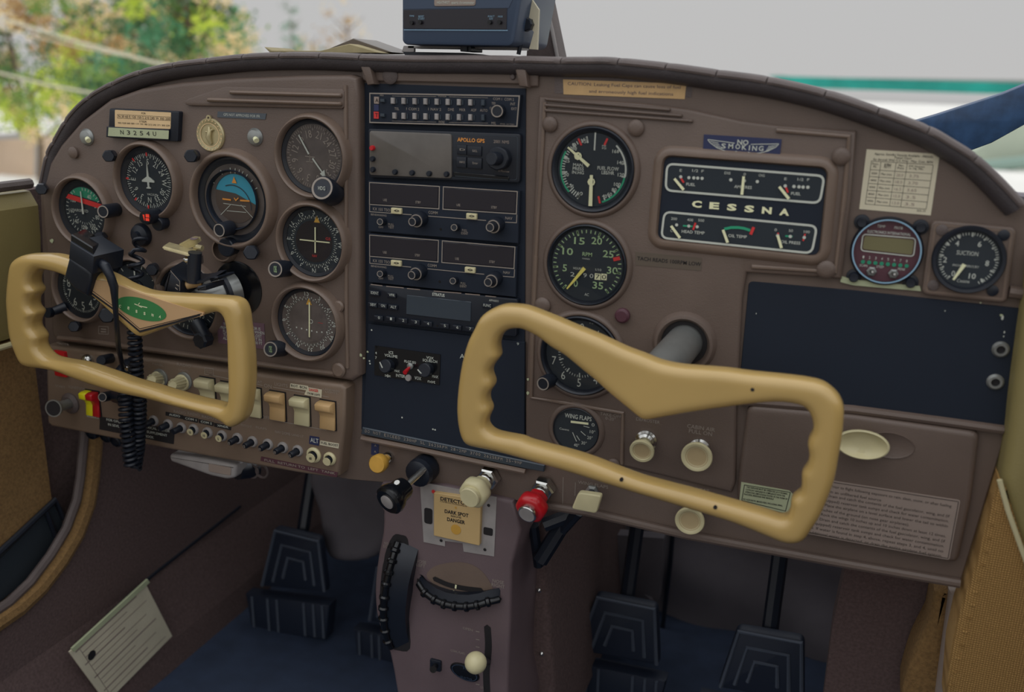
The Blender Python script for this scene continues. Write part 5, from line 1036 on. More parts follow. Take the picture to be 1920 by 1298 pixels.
# chart clip on the left shaft
t = thing('chart_clip', 'brass bulldog clip on a black clamp fixed to the left yoke shaft', 'clip', P(365, 500, .06)); 
def Cc(x, y): return (280+x/7.636, 430+y/7.636)
hc = .075
mb = MB(); mb.tube([P(*Cc(655, 330), hc), P(*Cc(640, 560), hc), P(*Cc(635, 760), hc)], .0068, 20); mb.build('post', BLACK, t)
fr = [Cc(180, 240), Cc(580, 352), Cc(690, 290), Cc(270, 178)]
mb = MB()
A_ = [P(*Cc(178, 240), hc+.012), P(*Cc(580, 350), hc+.006), P(*Cc(690, 288), hc-.012), P(*Cc(275, 176), hc-.006)]
lo = [P(*Cc(185, 290), hc+.013), P(*Cc(575, 395), hc+.007), P(*Cc(720, 370), hc-.012), P(*Cc(300, 240), hc-.006)]
v = [mb.b.verts.new(p) for p in A_+lo]
for f in ((0, 1, 2, 3), (4, 7, 6, 5), (0, 4, 5, 1), (2, 6, 7, 3), (3, 7, 4, 0)): mb.face([v[i] for i in f])
bmesh.ops.bevel(mb.b, geom=list(mb.b.edges), offset=.0012, segments=2, affect='EDGES'); mb.build('upper_jaw', GOLD, t)
mb = MB(); a1 = [P(*Cc(430, 210), hc-.004), P(*Cc(560, 140), hc-.004), P(*Cc(650, 100), hc-.005), P(*Cc(730, 108), hc-.006), P(*Cc(745, 140), hc-.008), P(*Cc(700, 180), hc-.009), P(*Cc(620, 235), hc-.008), P(*Cc(540, 255), hc-.006)]
top_ = [mb.b.verts.new(p) for p in a1]; bt = [mb.b.verts.new(p-Vector((0, 0, .0016))) for p in a1]; mb.face(top_); mb.face(bt[::-1])
for i in range(8): mb.face((top_[i], top_[(i+1) % 8], bt[(i+1) % 8], bt[i]))
mb.build('thumb_lever', GOLD, t)
mb = MB(); c = P(*Cc(650, 138), hc-.005)+Vector((0, -.0005, .0006)); mb.lathe(c, (0, -.3, 1), [(.0042, 0), (.0042, .0004)], 14); mb.build('lever_hole', BROWNP, t)
mb = MB(); mb.tube([P(*Cc(650, 245), hc-.012), P(*Cc(760, 275), hc-.012)], .0030, 12); mb.build('hinge_roll', GOLD, t)
mb = MB(); mb.tube([P(*Cc(640, 380), hc-.012), P(*Cc(740, 400), hc-.012), P(*Cc(735, 470), hc-.014)], .003, 10); mb.build('lower_jaw', PAD, t)
mb = MB(); mb.lathe(P(*Cc(550, 440), hc), (-1, -.4, 0), [(.0035, -.003), (.0035, .002), (.002, .004)], 12); mb.build('clamp_screw', CHR, t)
clp = [Cc(300, 560), Cc(380, 620), Cc(470, 690), Cc(560, 735), Cc(660, 745), Cc(760, 730), Cc(850, 695), Cc(930, 690)]
mb = MB(); up_ = [P(*p, .078) for p in clp]; W_ = [p+Vector((0, 0, .0035)) for p in up_]; n = len(clp)
A_ = [mb.b.verts.new(p) for p in up_]; B_ = [mb.b.verts.new(p+Vector((0, .020, .004))) for p in up_]; C_ = [mb.b.verts.new(p-Vector((0, 0, .0026))) for p in up_]; D_ = [mb.b.verts.new(p+Vector((0, .020, .0012))) for p in up_]
for i in range(n-1):
    mb.face((A_[i], A_[i+1], B_[i+1], B_[i])); mb.face((C_[i], D_[i], D_[i+1], C_[i+1])); mb.face((A_[i], C_[i], C_[i+1], A_[i+1])); mb.face((B_[i], B_[i+1], D_[i+1], D_[i]))
mb.build('clamp_band', BLACK, t)
mb = MB(); mb.prism(rnd(Q([Cc(285, 575), Cc(440, 740), Cc(440, 960), Cc(200, 960), Cc(200, 800)], .082), .003), .045, .082, .003, 2); mb.build('clamp_block', BLACK, t)
mb = MB(); mb.prism(rnd(Q([Cc(850, 690), Cc(970, 680), Cc(975, 710), Cc(870, 760)], .078), .001), .05, .078, .001, 1); mb.prism(rnd(Q([Cc(680, 820), Cc(800, 805), Cc(805, 880), Cc(680, 880)], .09), .001), .06, .09, .001, 1); mb.build('clamp_foot', BLACK, t, split=True)
mb = MB(); mb.ln([Cc(370, 835), Cc(405, 865)], 2, .0825); mb.ln([Cc(385, 790), Cc(425, 815)], 2, .0825); mb.ln([Cc(300, 590), Cc(435, 745), Cc(435, 880)], 1, .0824); mb.build('scratches', DIM, t)['kind'] = 'stuff'
mb = MB(); mb.lathe(P(*Cc(605, 785), .07), (-.8, -.5, -.2), [(.0045, -.01), (.0045, .005), (.003, .006)], 12); mb.build('brass_screw', TANP, t)
# ------------------------------------------------------------------ switches, knobs and breakers on the sub panel
def rocker(x, y, w_, hgt, mat, label, mat2=None):
    c = W(x, y+4, HS); k = SX(x, y, HS); a = k*w_/2; b = SC(x, y, HS)*hgt/2; t = thing('rocker_switch', label, 'switch', (c[0], -HS, c[1]), 'rocker switches on the left lower panel')
    mb = MB(); mb.box(c[0]-a*1.08, c[0]+a*1.08, HS-.001, HS+.0008, c[1]-b*1.05, c[1]+b*1.05); mb.build('bezel', INK, t)
    for sgn, m_ in ((0, mat),) if not mat2 else ((-1, mat2), (1, mat)):
        x0, x1 = (c[0]-a, c[0]+a) if not mat2 else ((c[0]-a, c[0]) if sgn < 0 else (c[0], c[0]+a))
        pr = [(c[1]-b*.98, .001), (c[1]-b*.98, .0045), (c[1]-b*.1, .003), (c[1]+b*.22, .005), (c[1]+b*.5, .0125), (c[1]+b*.9, .013), (c[1]+b*.99, .009), (c[1]+b*.99, .001)]
        mb = MB(); L1 = [mb.v(x0, HS+h, z) for z, h in pr]; L2 = [mb.v(x1, HS+h, z) for z, h in pr]; n = len(pr)
        for i in range(n): mb.face((L1[i], L1[(i+1) % n], L2[(i+1) % n], L2[i]))
        mb.face(L1[::-1]); mb.face(L2); bmesh.ops.recalc_face_normals(mb.b, faces=mb.b.faces); bmesh.ops.bevel(mb.b, geom=[e for e in mb.b.edges], offset=.0006, segments=1, affect='EDGES')
        mb.build('rocker', m_, t, 50)
    return t
rocker(391, 732, 27, 55, IVORY, 'ivory rocker switch furthest left of the row, right of the ribbed knobs')
rocker(430, 740, 27, 54, IVORY, 'ivory rocker switch half behind the right grip of the left yoke')
rocker(478, 750, 26, 54, IVORY, 'ivory rocker switch emerging right of the left yoke grip')
rocker(522, 757, 28, 53, TANP, 'tan rocker switch between the two ivory ones, below the lights lettering')
rocker(568, 766, 28, 53, IVORY, 'ivory cracked rocker switch below the strobe lights label')
rocker(616, 774, 28, 53, TANP, 'tan rocker switch furthest right of the row below the landing lights lettering')
rocker(176, 752, 24, 46, REDP, 'split master rocker switch, yellow left half and red right half', YEL)
t = thing('red_warning_lamp', 'red rectangular panel switch partly hidden behind the lower bar of left yoke', 'switch', P(117, 682, HS)); mb = MB(); mb.prism(rnd(crect(117, 681, 22, 46, HS), .002), HS, HS+.005, .001, 2); mb.build('red_cover', REDP, t)
def ribbed(bx, by, tx, ty, label):
    t = thing('ribbed_knob', label, 'knob', P(bx, by, HS), 'ribbed ivory knobs'); a, b = P(bx, by, HS), P(tx, ty, HS+.026); d = b-a; L = d.length
    mb = MB(); mb.lathe(a, d, [(.0098, .001), (.0098, .003), (.0088, .005), (.0062, .006)], 32); mb.build('skirt', IVORY, t)
    mb = MB(); mb.lathe(a, d, [(.0072, .004), (.0062, L*.9), (.0050, L), (.0042, L*.97)], 48, 12, .06); mb.build('barrel', IVORY, t)
    mb = MB(); mb.lathe(P(bx+3, by-3, HS), (0, -1, 0), [(.0105, 0), (.0105, .0012), (.009, .002)], 28); mb.build('collar', STEEL, t)
ribbed(298, 711, 284, 712, 'ribbed ivory dimmer knob just right of the coiled cord'); ribbed(343, 717, 323, 722, 'ribbed ivory dimmer knob left of the first ivory rocker switch')
def breaker(x, y, kind, label, r=1.0, num=''):
    t = thing('circuit_breaker', label, 'circuit breaker', P(x, y, HS), 'circuit breakers on the left lower panel'); a = P(x+2, y-1, HS)
    mb = MB(); mb.lathe(a, (0, -1, 0), [(.0066*r, 0), (.0066*r, .0015), (.0054*r, .0032), (.0044*r, .0032), (.0044*r, .0005)], 24); mb.build('threaded_nut', ALU if kind != 'A' else IVORY, t)
    L = .013 if kind == 'B' else .007; b = a+Vector((0, -L, 0))+Vector((-.002 if kind == 'B' else 0, 0, -.001)); mb = MB(); d = b-a
    mb.lathe(a, d, [(.0037*r, 0), (.0037*r, L*.92), (.0031*r, L)], 18); o = mb.build('push_button', BLACK, t)
    if kind != 'B':
        mb = MB(); mb.lathe(b, d, [(.0041*r, -.0003), (.0041*r, .0006)], 16); o = mb.build('white_cap', IVORY, t)
    if num:
        mb = MB(); mb.text(num, x-(3.2 if kind == 'B' else .2), y+(2 if kind == 'B' else 1), 4.5, HS+L+.0009, 5, bold=.02) if 0 else None
        me = textmesh(num, .02, 1); q = b+d.normalized()*.0007; k = .0030/.7; vs = [mb.b.verts.new((q.x+v.co.x*k*.8, q.y-.0002, q.z+(v.co.y-.35)*k)) for v in me.vertices]
        for p in me.polygons: mb.face([vs[i] for i in p.vertices])
        mb.build('lettering', DIM if kind == 'B' else INK, o)
for i, (x, y) in enumerate(((287, 790), (314, 797), (339, 803))): breaker(x, y, 'B', ['black breaker button', 'black breaker button', 'black breaker button'][i]+' '+['first right of the coiled cord', 'between the cord and the white ones, middle of three', 'just left of the three white breakers'][i])
for i, (x, y) in enumerate(((362, 806), (388, 812), (415, 818))): breaker(x, y, 'W', 'white capped breaker, '+['left of the three under the radio labels', 'middle of the three under the radio labels', 'right of the three, near the yoke corner'][i], num=('10', '10', '5')[i])
for i, (x, y) in enumerate(((444, 823), (472, 829), (501, 834), (529, 840), (557, 846))): breaker(x, y, 'B', ['first', 'second', 'third', 'fourth', 'fifth'][i]+' black breaker button right of the white breakers, below the rocker switches', num=('15', '15', '10', '10', '15')[i])
breaker(587, 854, 'A', 'large white collared breaker under the ALT label', 1.35, '60'); breaker(617, 861, 'A', 'white collared breaker at the right end under the fuel boost label', 1.15)
t = thing('lens_button', 'small chrome lens left of the black knob behind the left yoke', 'lamp', P(165, 678, HS)); mb = MB(); mb.lathe(P(166, 676, HS), (0, -1, 0), [(.008, 0), (.008, .002), (.006, .006), (.003, .008)], 24); mb.build('lens', CHR, t)
t = thing('toggle_knob', 'small black cylindrical knob above the lower bar of the left yoke', 'knob', P(210, 672, HS)); knob(t, (208, 672), (189, 676), HS, .044, .0058, name='barrel'); 
t = thing('starter_knob', 'black cylindrical knob right of the yellow and red switch', 'knob', P(214, 742, HS)); knob(t, (214, 741), (192, 745), HS, .044, .0058, name='barrel', cap='knob_ring')
t = thing('cabin_light_jack', 'silver edged round pull knob at the far lower left corner of the panel', 'knob', P(135, 755, HS))
mb = MB(); mb.lathe(P(133, 756, HS), (0, -1, 0), [(.013, 0), (.013, .002), (.009, .005)], 28); mb.build('escutcheon', PAD, t)
a, b = P(130, 757, HS+.004), P(100, 766, HS+.034); mb = MB(); L = (b-a).length; mb.lathe(a, b-a, [(.006, 0), (.006, L*.75), (.0095, L*.85), (.0105, L), (.0088, L), (.0085, L-.002)], 30); mb.build('knob', STEEL, t); mb = MB(); mb.lathe(b, b-a, [(.0086, -.001), (.0086, .0003)], 24); mb.build('knob_face', INK, t)
def plac(pp, H, name, label, mat, lines, inkm, cat='placard', org=None, wd=None):
    cx0 = sum(p[0] for p in pp)/4; cy0 = sum(p[1] for p in pp)/4; t = thing(name, label, cat, P(cx0, cy0, H)); mb = MB(); mb.prism(Q(pp, H), H, H+.0006); mb.build('plate', mat, t)
    mb = MB(); n = len(lines); w0 = pp[1][0]-pp[0][0]; h0 = pp[3][1]-pp[0][1]
    for i, s_ in enumerate(lines):
        f = (i+.5)/n; x = (pp[0][0]+pp[1][0])/2*(1-f)+(pp[3][0]+pp[2][0])/2*f; y = (pp[0][1]+pp[1][1])/2*(1-f)+(pp[3][1]+pp[2][1])/2*f
        if s_: mb.text(s_, x, y, h0/n*.55, H+.0009, min(w0*.9, len(s_)*(wd or h0/n*.42)), bold=.01)
    mb.build('lettering', inkm, t); return t
plac([(188, 781), (328, 806), (326, 833), (187, 805)], HS, 'anti_ice_placard', 'black placard with white lettering crossed by the hanging cord loops', INK, ['FOR OPERATION OF ELECTRICAL SYSTEM', 'IN SEVERE WEATHER SEE SUPPLEMENT', 'OPERATING HANDBOOK'], WHT)
plac([(162, 776), (186, 780), (186, 788), (162, 783)], HS, 'battery_label', 'tiny outlined label under the yellow and red switch', BROWN2, ['AVIONICS'], WHT)
plac([(581, 817), (599, 820), (598, 836), (580, 832)], HS, 'alternator_label', 'small black square label reading ALT', BLUEN, ['ALT'], WHT, wd=5)
plac([(601, 826), (636, 832), (635, 841), (600, 834)], HS, 'fuel_boost_label', 'white strip label reading fuel boost above the last breaker', PAPW, ['FUEL BOOST'], INK, wd=5)
plac([(545, 719), (578, 724), (577, 732), (544, 727)], HS, 'rotating_beacon_label', 'white strip label with worn black print left of the strobe label', PAPW, ['ROT. BCN.'], INK, wd=5)
t = plac([(577, 726), (604, 731), (603, 746), (571, 740)], HS+.0003, 'strobe_label', 'white rounded label with red and black print about strobe lights', PAPW, ['', 'STROBE LIGHTS'], INK)
mb = MB(); mb.text('DANGER', 588, 732, 5, HS+.0014, 17, bold=.02); mb.build('red_marks', RED, t)
plac([(490, 856), (634, 886), (632, 895), (489, 864)], HS, 'tank_strip', 'dark red embossed strip along the bottom edge of the switch panel', MAROON, ['FULL  RETURN TO  LEFT  TANK'], DIM, wd=6)
plac([(311, 772), (344, 779), (343, 786), (311, 779)], HS, 'breaker_strip', 'black and white strip label left of the other breaker strips', INK, ['AUDIO'], WHT, wd=4)
plac([(344, 780), (372, 785), (371, 793), (344, 787)], HS, 'breaker_strip', 'black and white strip label above the first white breaker', INK, ['COM 1'], WHT, wd=4)
plac([(373, 786), (401, 792), (400, 799), (373, 793)], HS, 'breaker_strip', 'black and white strip label above the middle white breaker', INK, ['COM 2'], WHT, wd=4)
plac([(402, 793), (434, 799), (433, 807), (402, 800)], HS, 'breaker_strip', 'black and white strip label above the right white breaker', INK, ['XPNDR'], WHT, wd=4)
# parking brake handle and things under the sub panel
t = thing('parking_brake_handle', 'tan grey brake handle under the left lower panel', 'handle', P(400, 870, -.01)); 
mb = MB(); q = rnd(Q([(316, 852), (380, 860), (443, 873), (441, 897), (425, 900), (393, 893), (318, 866)], .01), .004, 3); mb.prism(q, -.012, .01, .004, 3); mb.build('grip', ALU, t)
mb = MB(); q = rnd(Q([(392, 869), (434, 877), (433, 892), (392, 884)], .01), .002); mb.prism(q, .01, .011, .0004, 1); mb.build('inset_label', PAPG, t)
mb = MB(); mb.tube([P(445, 884, -.005), P(480, 880, -.03)], .010, 12); mb.build('pivot', BLACK, t)
t = thing('hose_fittings', 'pair of black ring fittings below the lower edge of the switch panel', 'fittings', P(480, 885, -.02))
for x in (473, 491): mb = MB(); c0 = P(x, 884, -.02); mb.tube([c0+Vector((.008*math.cos(a), 0, .008*math.sin(a))) for a in [2*math.pi*i/20 for i in range(20)]], .0015, 6, True); mb.build('ring', PAD, t)
t = thing('cable_connectors', 'black round connectors hanging under the left end of the switch panel', 'connectors', P(190, 815, .0))
for x, y in ((178, 808), (205, 814), (224, 822)): mb = MB(); mb.lathe(P(x, y, -.01), (0, -1, -.25), [(.010, -.02), (.010, 0), (.008, .008), (.0065, .009), (.0065, .006)], 20); mb.build('connector', BLACK, t)
# ------------------------------------------------------------------ lower centre engine controls
t = thing('carburettor_heat_knob', 'small yellowed knob with a chrome collar, left end of the engine controls', 'knob', P(727, 857, 0))
mb = MB(); mb.lathe(P(729, 857, 0), (0, -1, 0), [(.0065, 0), (.0065, .003), (.0052, .005), (.004, .005)], 18); mb.build('collar', CHR, t)
a, b = P(728, 858, 0), P(706, 872, .030); mb = MB(); L = (b-a).length; mb.lathe(a, b-a, [(.004, 0), (.004, L*.5), (.008, L*.58), (.0098, L*.66), (.0100, L*.92), (.0085, L)], 28); mb.build('knob', YELP, t)
plac([(697, 829), (711, 831), (710, 854), (696, 852)], 0, 'arrow_label', 'dark blue vertical label with an arrow above the yellowed knob', BLUEN, ['^', '^'], DIM, wd=4)
t = thing('throttle_lever', 'black throttle knob with silver face on a steel rod', 'throttle', P(797, 878, 0))
mb = MB(); mb.lathe(P(801, 875, 0), (-.1, -1, -.05), [(.0150, 0), (.0155, .004), (.0145, .012), (.0155, .014), (.0145, .020), (.011, .022)], 36, 18, .01); mb.build('friction_lock', BLACK, t)
a, b = P(796, 880, .020), P(728, 940, .072); d = (b-a).normalized(); mb = MB(); mb.tube([a, b-d*.015], .0036, 14); mb.build('rod', CHR, t)
mb = MB(); L = .026; mb.lathe(b-d*L, d, [(.0105, 0), (.0120, .004), (.0125, .012), (.0150, .016), (.0165, .021), (.0160, .0255), (.0135, .028), (.0105, .0275)], 36); mb.build('knob', BLKG, t)
mb = MB(); mb.lathe(b+d*.0008, d, [(.0078, 0), (.0078, .0018), (.007, .0021)], 28); mb.build('silver_face', ALU, t)
mb = MB(); mb.lathe(P(745, 907, .062), (0, -.6, 1), [(.003, 0), (.003, .002)], 10); mb.build('set_screw', CHR, t)
def vernier(bx, by, tx, ty, h, m_, m2, label, name, rk, rb):
    t = thing(name, label, 'knob', P(bx, by, 0)); a, b = P(bx, by, 0), P(tx, ty, h); d = b-a; L = d.length; d.normalize()
    mb = MB(); mb.lathe(a, d, [(.0125, 0), (.0125, .007), (.011, .009)], 6); mb.build('hex_nut', CHR, t, 20)
    mb = MB(); mb.lathe(a, d, [(.0085, .008), (.0085, .014), (.0065, .016), (.0065, L*.6)], 22); mb.build('collar', CHR, t)
    mb = MB(); mb.lathe(a, d, [(rk*.62, L*.38), (rk*.66, L*.55), (rk*.97, L*.62), (rk, L*.72), (rk*.96, L*.86), (rk*.80, L*.90), (rb*1.05, L*.9)], 36, 6, .03); mb.build('knob', m_, t, 60)
    mb = MB(); mb.lathe(a, d, [(rb, L*.86), (rb, L*1.0), (rb*.92, L*1.02)], 30); o = mb.build('push_button', m2, t)
    if m2 is CHR: mb = MB(); mb.lathe(a, d, [(rb*.84, L*1.015), (rb*.84, L*1.026)], 26); mb.build('button_face', ALU, o)
    return t
vernier(920, 893, 880, 934, .045, IVORY, IVORY, 'ivory vernier propeller knob with round button and chrome hex nut', 'propeller_control', .0155, .0108)
vernier(1023, 911, 988, 965, .042, REDP, CHR, 'red mixture knob with silver push button and chrome hex nut', 'mixture_control', .0158, .0098)
t = thing('flap_switch', 'flat ivory paddle flap switch with hex nut below the right yoke bar', 'switch', P(1110, 921, 0))
mb = MB(); mb.lathe(P(1111, 921, 0), (0, -1, 0), [(.0072, 0), (.0072, .003), (.0045, .004)], 6); mb.build('hex_nut', STEEL, t, 20)
mb = MB(); mb.tube([P(1111, 921, 0), P(1107, 932, .016)], .0035, 12); mb.build('stem', BLACK, t)
mb = MB(); q = rnd(Q([(1084, 924), (1128, 930), (1118, 964), (1071, 955)], .026), .0035, 4); mb.prism(q, .019, .026, .0015, 3); mb.build('paddle', IVORY, t)
def dish(bx, by, tx, ty, h, rr, label, nut=True):
    t = thing('pull_knob', label, 'knob', P(bx, by, HR), 'round ivory pull knobs'); a, b = P(bx, by, HR), P(tx, ty, h); d = b-a; L = d.length; d.normalize()
    if nut:
        mb = MB(); mb.lathe(a, (0, -1, 0), [(.0105, 0), (.0105, .002), (.0085, .0035), (.0085, .006), (.0062, .008)], 32); mb.build('collar', CHR, t)
    mb = MB(); mb.lathe(a, d, [(.0052, 0), (.0052, L*.6), (rr*.7, L*.75), (rr*.98, L*.85), (rr, L*.97), (rr*.95, L*1.03), (rr*.78, L*1.02), (rr*.70, L*.95), (rr*.35, L*.92), (rr*.1, L*.915)], 44); mb.build('knob', IVORY, t, 50)
    mb = MB(); mb.lathe(a, d, [(rr*.74, L*.975), (rr*.66, L*.945), (rr*.3, L*.93)], 36); mb.build('dished_face', DISH, t, 50)
dish(1212, 826, 1203, 847, .026, .0118, 'small ivory pull knob with a big chrome collar, below the V of the right yoke')
dish(1312, 842, 1306, 858, .026, .0145, 'ivory cabin air pull knob with chips, above the lower bar of the right yoke')
dish(1298, 960, 1293, 978, .026, .0140, 'ivory pull knob below the lower bar of the right yoke')
# ------------------------------------------------------------------ pedestal
t = thing('pedestal', 'brown tapered centre pedestal with slots for trim wheels', 'pedestal', P(850, 1150, 0)); HP = .006
pp = [(716, 905), (718, 960), (717, 1000), (709, 1040), (703, 1090), (703, 1130), (708, 1165), (720, 1200), (730, 1225), (744, 1300), (760, 1420), (955, 1420), (952, 1298), (957, 1180), (960, 1060), (962, 940)]
mb = MB(); mb.prism(smooth(Q(pp, HP), 2), -.25, HP, .004, 3); mb.build('pedestal_shell', BROWNP, t)
def slot(pts, wpx, h, mat, name, e=.0006):
    mb = MB(); c = smooth([W(*p, h) for p in pts], 4, False); w_ = wpx*SC(*pts[0], h)/2; L_, R_ = [], []
    for i, p in enumerate(c):
        a = c[max(i-1, 0)]; b = c[min(i+1, len(c)-1)]; d = Vector((b[0]-a[0], b[1]-a[1])).normalized(); n = Vector((-d.y, d.x)); L_.append((p[0]+n.x*w_, p[1]+n.y*w_)); R_.append((p[0]-n.x*w_, p[1]-n.y*w_))
    d0 = Vector((c[0][0]-c[1][0], c[0][1]-c[1][1])).normalized(); d1 = Vector((c[-1][0]-c[-2][0], c[-1][1]-c[-2][1])).normalized()
    cap1 = [(c[-1][0]+w_*(d1.x*math.sin(a)+(-d1.y)*-math.cos(a)*-1), c[-1][1]+w_*(d1.y*math.sin(a)+d1.x*-math.cos(a)*-1)) for a in ()]
    mb.flat(L_+[(c[-1][0]+d1.x*w_*.8, c[-1][1]+d1.y*w_*.8)]+R_[::-1]+[(c[0][0]+d0.x*w_*.8, c[0][1]+d0.y*w_*.8)], h+e); return mb.build(name, mat, t)
mb = MB(); mb.flat(smooth(Q([(752, 1003), (765, 1012), (767, 1060), (767, 1160), (769, 1216), (748, 1220), (730, 1212), (722, 1190), (716, 1150), (716, 1100), (722, 1040), (737, 1005)], HP), 3), HP+.0004); mb.build('wheel_opening', INK, t)
mb = MB(); mb.flat(smooth(Q([(727, 1038), (733, 1045), (720, 1100), (716, 1150), (712, 1120), (718, 1060)], HP), 3), HP+.0003); mb.build('indicator_slot', INK, t)
mb = MB(); mb.flat(smooth(Q([(800, 1078), (815, 1062), (845, 1055), (870, 1055), (895, 1064), (915, 1085), (925, 1112), (900, 1118), (870, 1112), (835, 1105), (812, 1094)], HP), 3), HP+.0004); mb.build('pale_half_disc', RIM, t)
slot([(815, 1085), (840, 1096), (870, 1103), (903, 1107)], 9, HP+.0004, INK, 'indicator_slot')
slot([(787, 1090), (805, 1107), (835, 1120), (870, 1126), (900, 1126), (935, 1123)], 15, HP+.0004, INK, 'wheel_opening')
slot([(914, 1176), (916, 1210), (914, 1240), (912, 1265), (915, 1330)], 12, HP, INK, 'lever_slot', .0004)
mb = MB(); mb.ln([(855, 1097), (854, 1104)], 3, HP+.0015); mb.ln([(852, 1108), (851, 1112)], 4, HP+.0015); mb.build('index_mark', NEED, t, split=True)
mb = MB(); h = HP+.0004
for s_, x, y, k, wd in (('NOSE\nDOWN', 727, 1023, 11, 16), ('NOSE\nLEFT', 789, 1057, 13, 20), ('NOSE\nRIGHT', 934, 1095, 14, 24), ('OPEN', 877, 1180, 4.5, 18), ('COWL FLAPS', 858, 1223, 4, 26), ('CLOSED', 905, 1290, 4, 8)): mb.text(s_, x, y, k, h, wd)
for y in (1187, 1202, 1216, 1286): mb.ln([(892, y-3), (899, y-1.5)], 1.4, h)
mb.build('lettering', DIM, t)
# trim wheels
t = thing('elevator_trim_wheel', 'black knobbed vertical trim wheel at the left side of the pedestal', 'trim wheel', P(740, 1110, HP))
wp = [(746, 1018, .008), (741, 1032, .014), (735, 1052, .020), (729, 1073, .024), (724, 1095, .026), (721, 1120, .027), (719, 1140, .025), (719, 1160, .022), (722, 1182, .017), (727, 1202, .012), (734, 1214, .008)]
ctr = P(757, 1115, -.02)
mb = MB(); o3 = [P(x, y, h) for x, y, h in wp]; inn = [P(x+17, y+2, h) for x, y, h in wp]
L1 = [mb.b.verts.new(p) for p in o3]; L2 = [mb.b.verts.new(p+Vector((.024, .006, 0))) for p in o3]; L3 = [mb.b.verts.new(p+Vector((.024, .03, 0))) for p in o3]
for A_, B_ in ((L1, L2), (L2, L3)):
    for i in range(len(A_)-1): mb.face((A_[i], A_[i+1], B_[i+1], B_[i]))
mb.build('wheel_disc', BLACK, t, 60)
mb = MB(); mb.tube(o3, .0042, 12); mb.build('rim', BLKG, t)
for i in (1, 2, 3, 4, 5, 6, 7, 8, 9):
    p = o3[i]; d = (o3[i+1]-o3[i-1]).normalized(); mb = MB(); mb.lathe(p-d*.003, d, [(.0042, 0), (.0060, .0015), (.0060, .0045), (.0042, .006)], 12, cap0=True); mb.build('finger_grip', BLKG, t)
t = thing('rudder_trim_wheel', 'black knobbed horizontal trim wheel across the pedestal below the pale half disc', 'trim wheel', P(860, 1120, HP))
wp = [(785, 1094, .008), (797, 1112, .014), (815, 1125, .018), (833, 1133, .020), (853, 1137, .021), (875, 1138, .021), (895, 1135, .019), (915, 1129, .016), (936, 1124, .009)]
o3 = [P(x, y, h) for x, y, h in wp]; mb = MB(); mb.tube(o3, .0040, 12); mb.build('rim', BLKG, t)
mb = MB(); L1 = [mb.b.verts.new(p) for p in o3]; L2 = [mb.b.verts.new(p+Vector((0, .004, .012))) for p in o3]; L3 = [mb.b.verts.new(Vector((p.x, -HP, p.z+.010))) for p in o3]
for A_, B_ in ((L1, L2), (L2, L3)):
    for i in range(len(A_)-1): mb.face((A_[i], A_[i+1], B_[i+1], B_[i]))
mb.build('wheel_disc', BLACK, t, 60)
for i in range(1, 8):
    if i in (2, 4, 6) and 0: continue
    p = o3[i]; d = (o3[i+1]-o3[i-1]).normalized(); mb = MB(); mb.lathe(p-d*.003, d, [(.0040, 0), (.0056, .0015), (.0056, .0045), (.0040, .006)], 12, cap0=True); mb.build('finger_grip', BLKG, t)
# carbon monoxide card on its metal plate
t = thing('detector_card', 'tan danger dark spot detector card on a bare metal plate on the pedestal', 'detector card', P(856, 970, HP))
mb = MB(); mb.prism(Q([(788, 903), (932, 932), (927, 1043), (870, 1034), (868, 1018), (835, 1014), (835, 1024), (795, 1016)], HP), HP, HP+.001); mb.build('metal_plate', ALU, t)
mb = MB(); mb.prism(rnd(crect(804, 967, 15, 29, HP), .003), HP, HP+.0014); mb.prism(rnd(crect(916, 996, 17, 14, HP), .002), HP, HP+.0014); mb.build('cut_out', INK, t, split=True)
mb = MB()
for x, y in ((917, 947), (828, 1013), (910, 1030)): mb.disc(*W(x, y, HP), .0018, HP+.0014, 12)
mb.build('hole', INK, t, split=True)
mb = MB(); mb.disc(*W(814, 921, HP), .0022, HP+.0018, 12); mb.build('orange_dot', RED, t)
mb = MB(); hq = HP+.006; mb.prism(rnd(Q([(813, 924), (902, 937), (899, 1024), (813, 1005)], hq), .0015), HP+.001, hq, .0006, 1); o = mb.build('card', CARDM, t)
mb = MB(); h = hq+.0003; mb.text('DETECTOR', 852, 940, 6.5, h, 52, bold=.03); mb.text('CARBON MONOXIDE', 850, 945, 2.5, h, 50); mb.text('DARK SPOT', 856, 963, 6.5, h, 44, bold=.03); mb.text('INDICATES', 855, 969.5, 3, h, 19, bold=.02); mb.text('DANGER', 855, 977, 6.5, h, 33, bold=.03); mb.build('printing', INK, o)
mb = MB(); mb.disc(*W(855, 993, hq), .0058, hq+.0004, 24); mb.build('sensor_spot', YELP, o); mb = MB(); mb.disc(*W(855, 952, hq), .0012, hq+.0006, 10); mb.build('hole', YELP, o)
# cowl flap lever, small knob and oval badge
t = thing('cowl_flap_lever', 'pale yellow ball knob on a black lever at the bottom of the pedestal', 'lever', P(893, 1243, HP))
b = P(892, 1243, .045); mb = MB(); k = .0118; mb.lathe(b+Vector((0, k, 0)), (0, -1, 0), [(k*math.sin(a), k-k*math.cos(a)) for a in [math.pi*i/16 for i in range(1, 16)]], 32, cap0=True); mb.build('ball', IVORY, t, 80)
mb = MB(); mb.tube([P(914, 1240, HP), b+Vector((.004, .006, 0))], .004, 10); mb.build('arm', BLACK, t)
t = thing('fuel_shutoff_knob', 'small black knob low on the pedestal left of the oval badge', 'knob', P(818, 1247, HP)); mb = MB(); mb.prism(rnd(crect(818, 1246, 20, 20, HP), .002), HP, HP+.003, .001, 2); mb.build('plate', BLACK, t); mb = MB(); a, b = P(817, 1248, HP+.003), P(812, 1256, HP+.015); mb.tube([a, b], [.003, .004], 12); mb.build('toggle', BLKG, t)
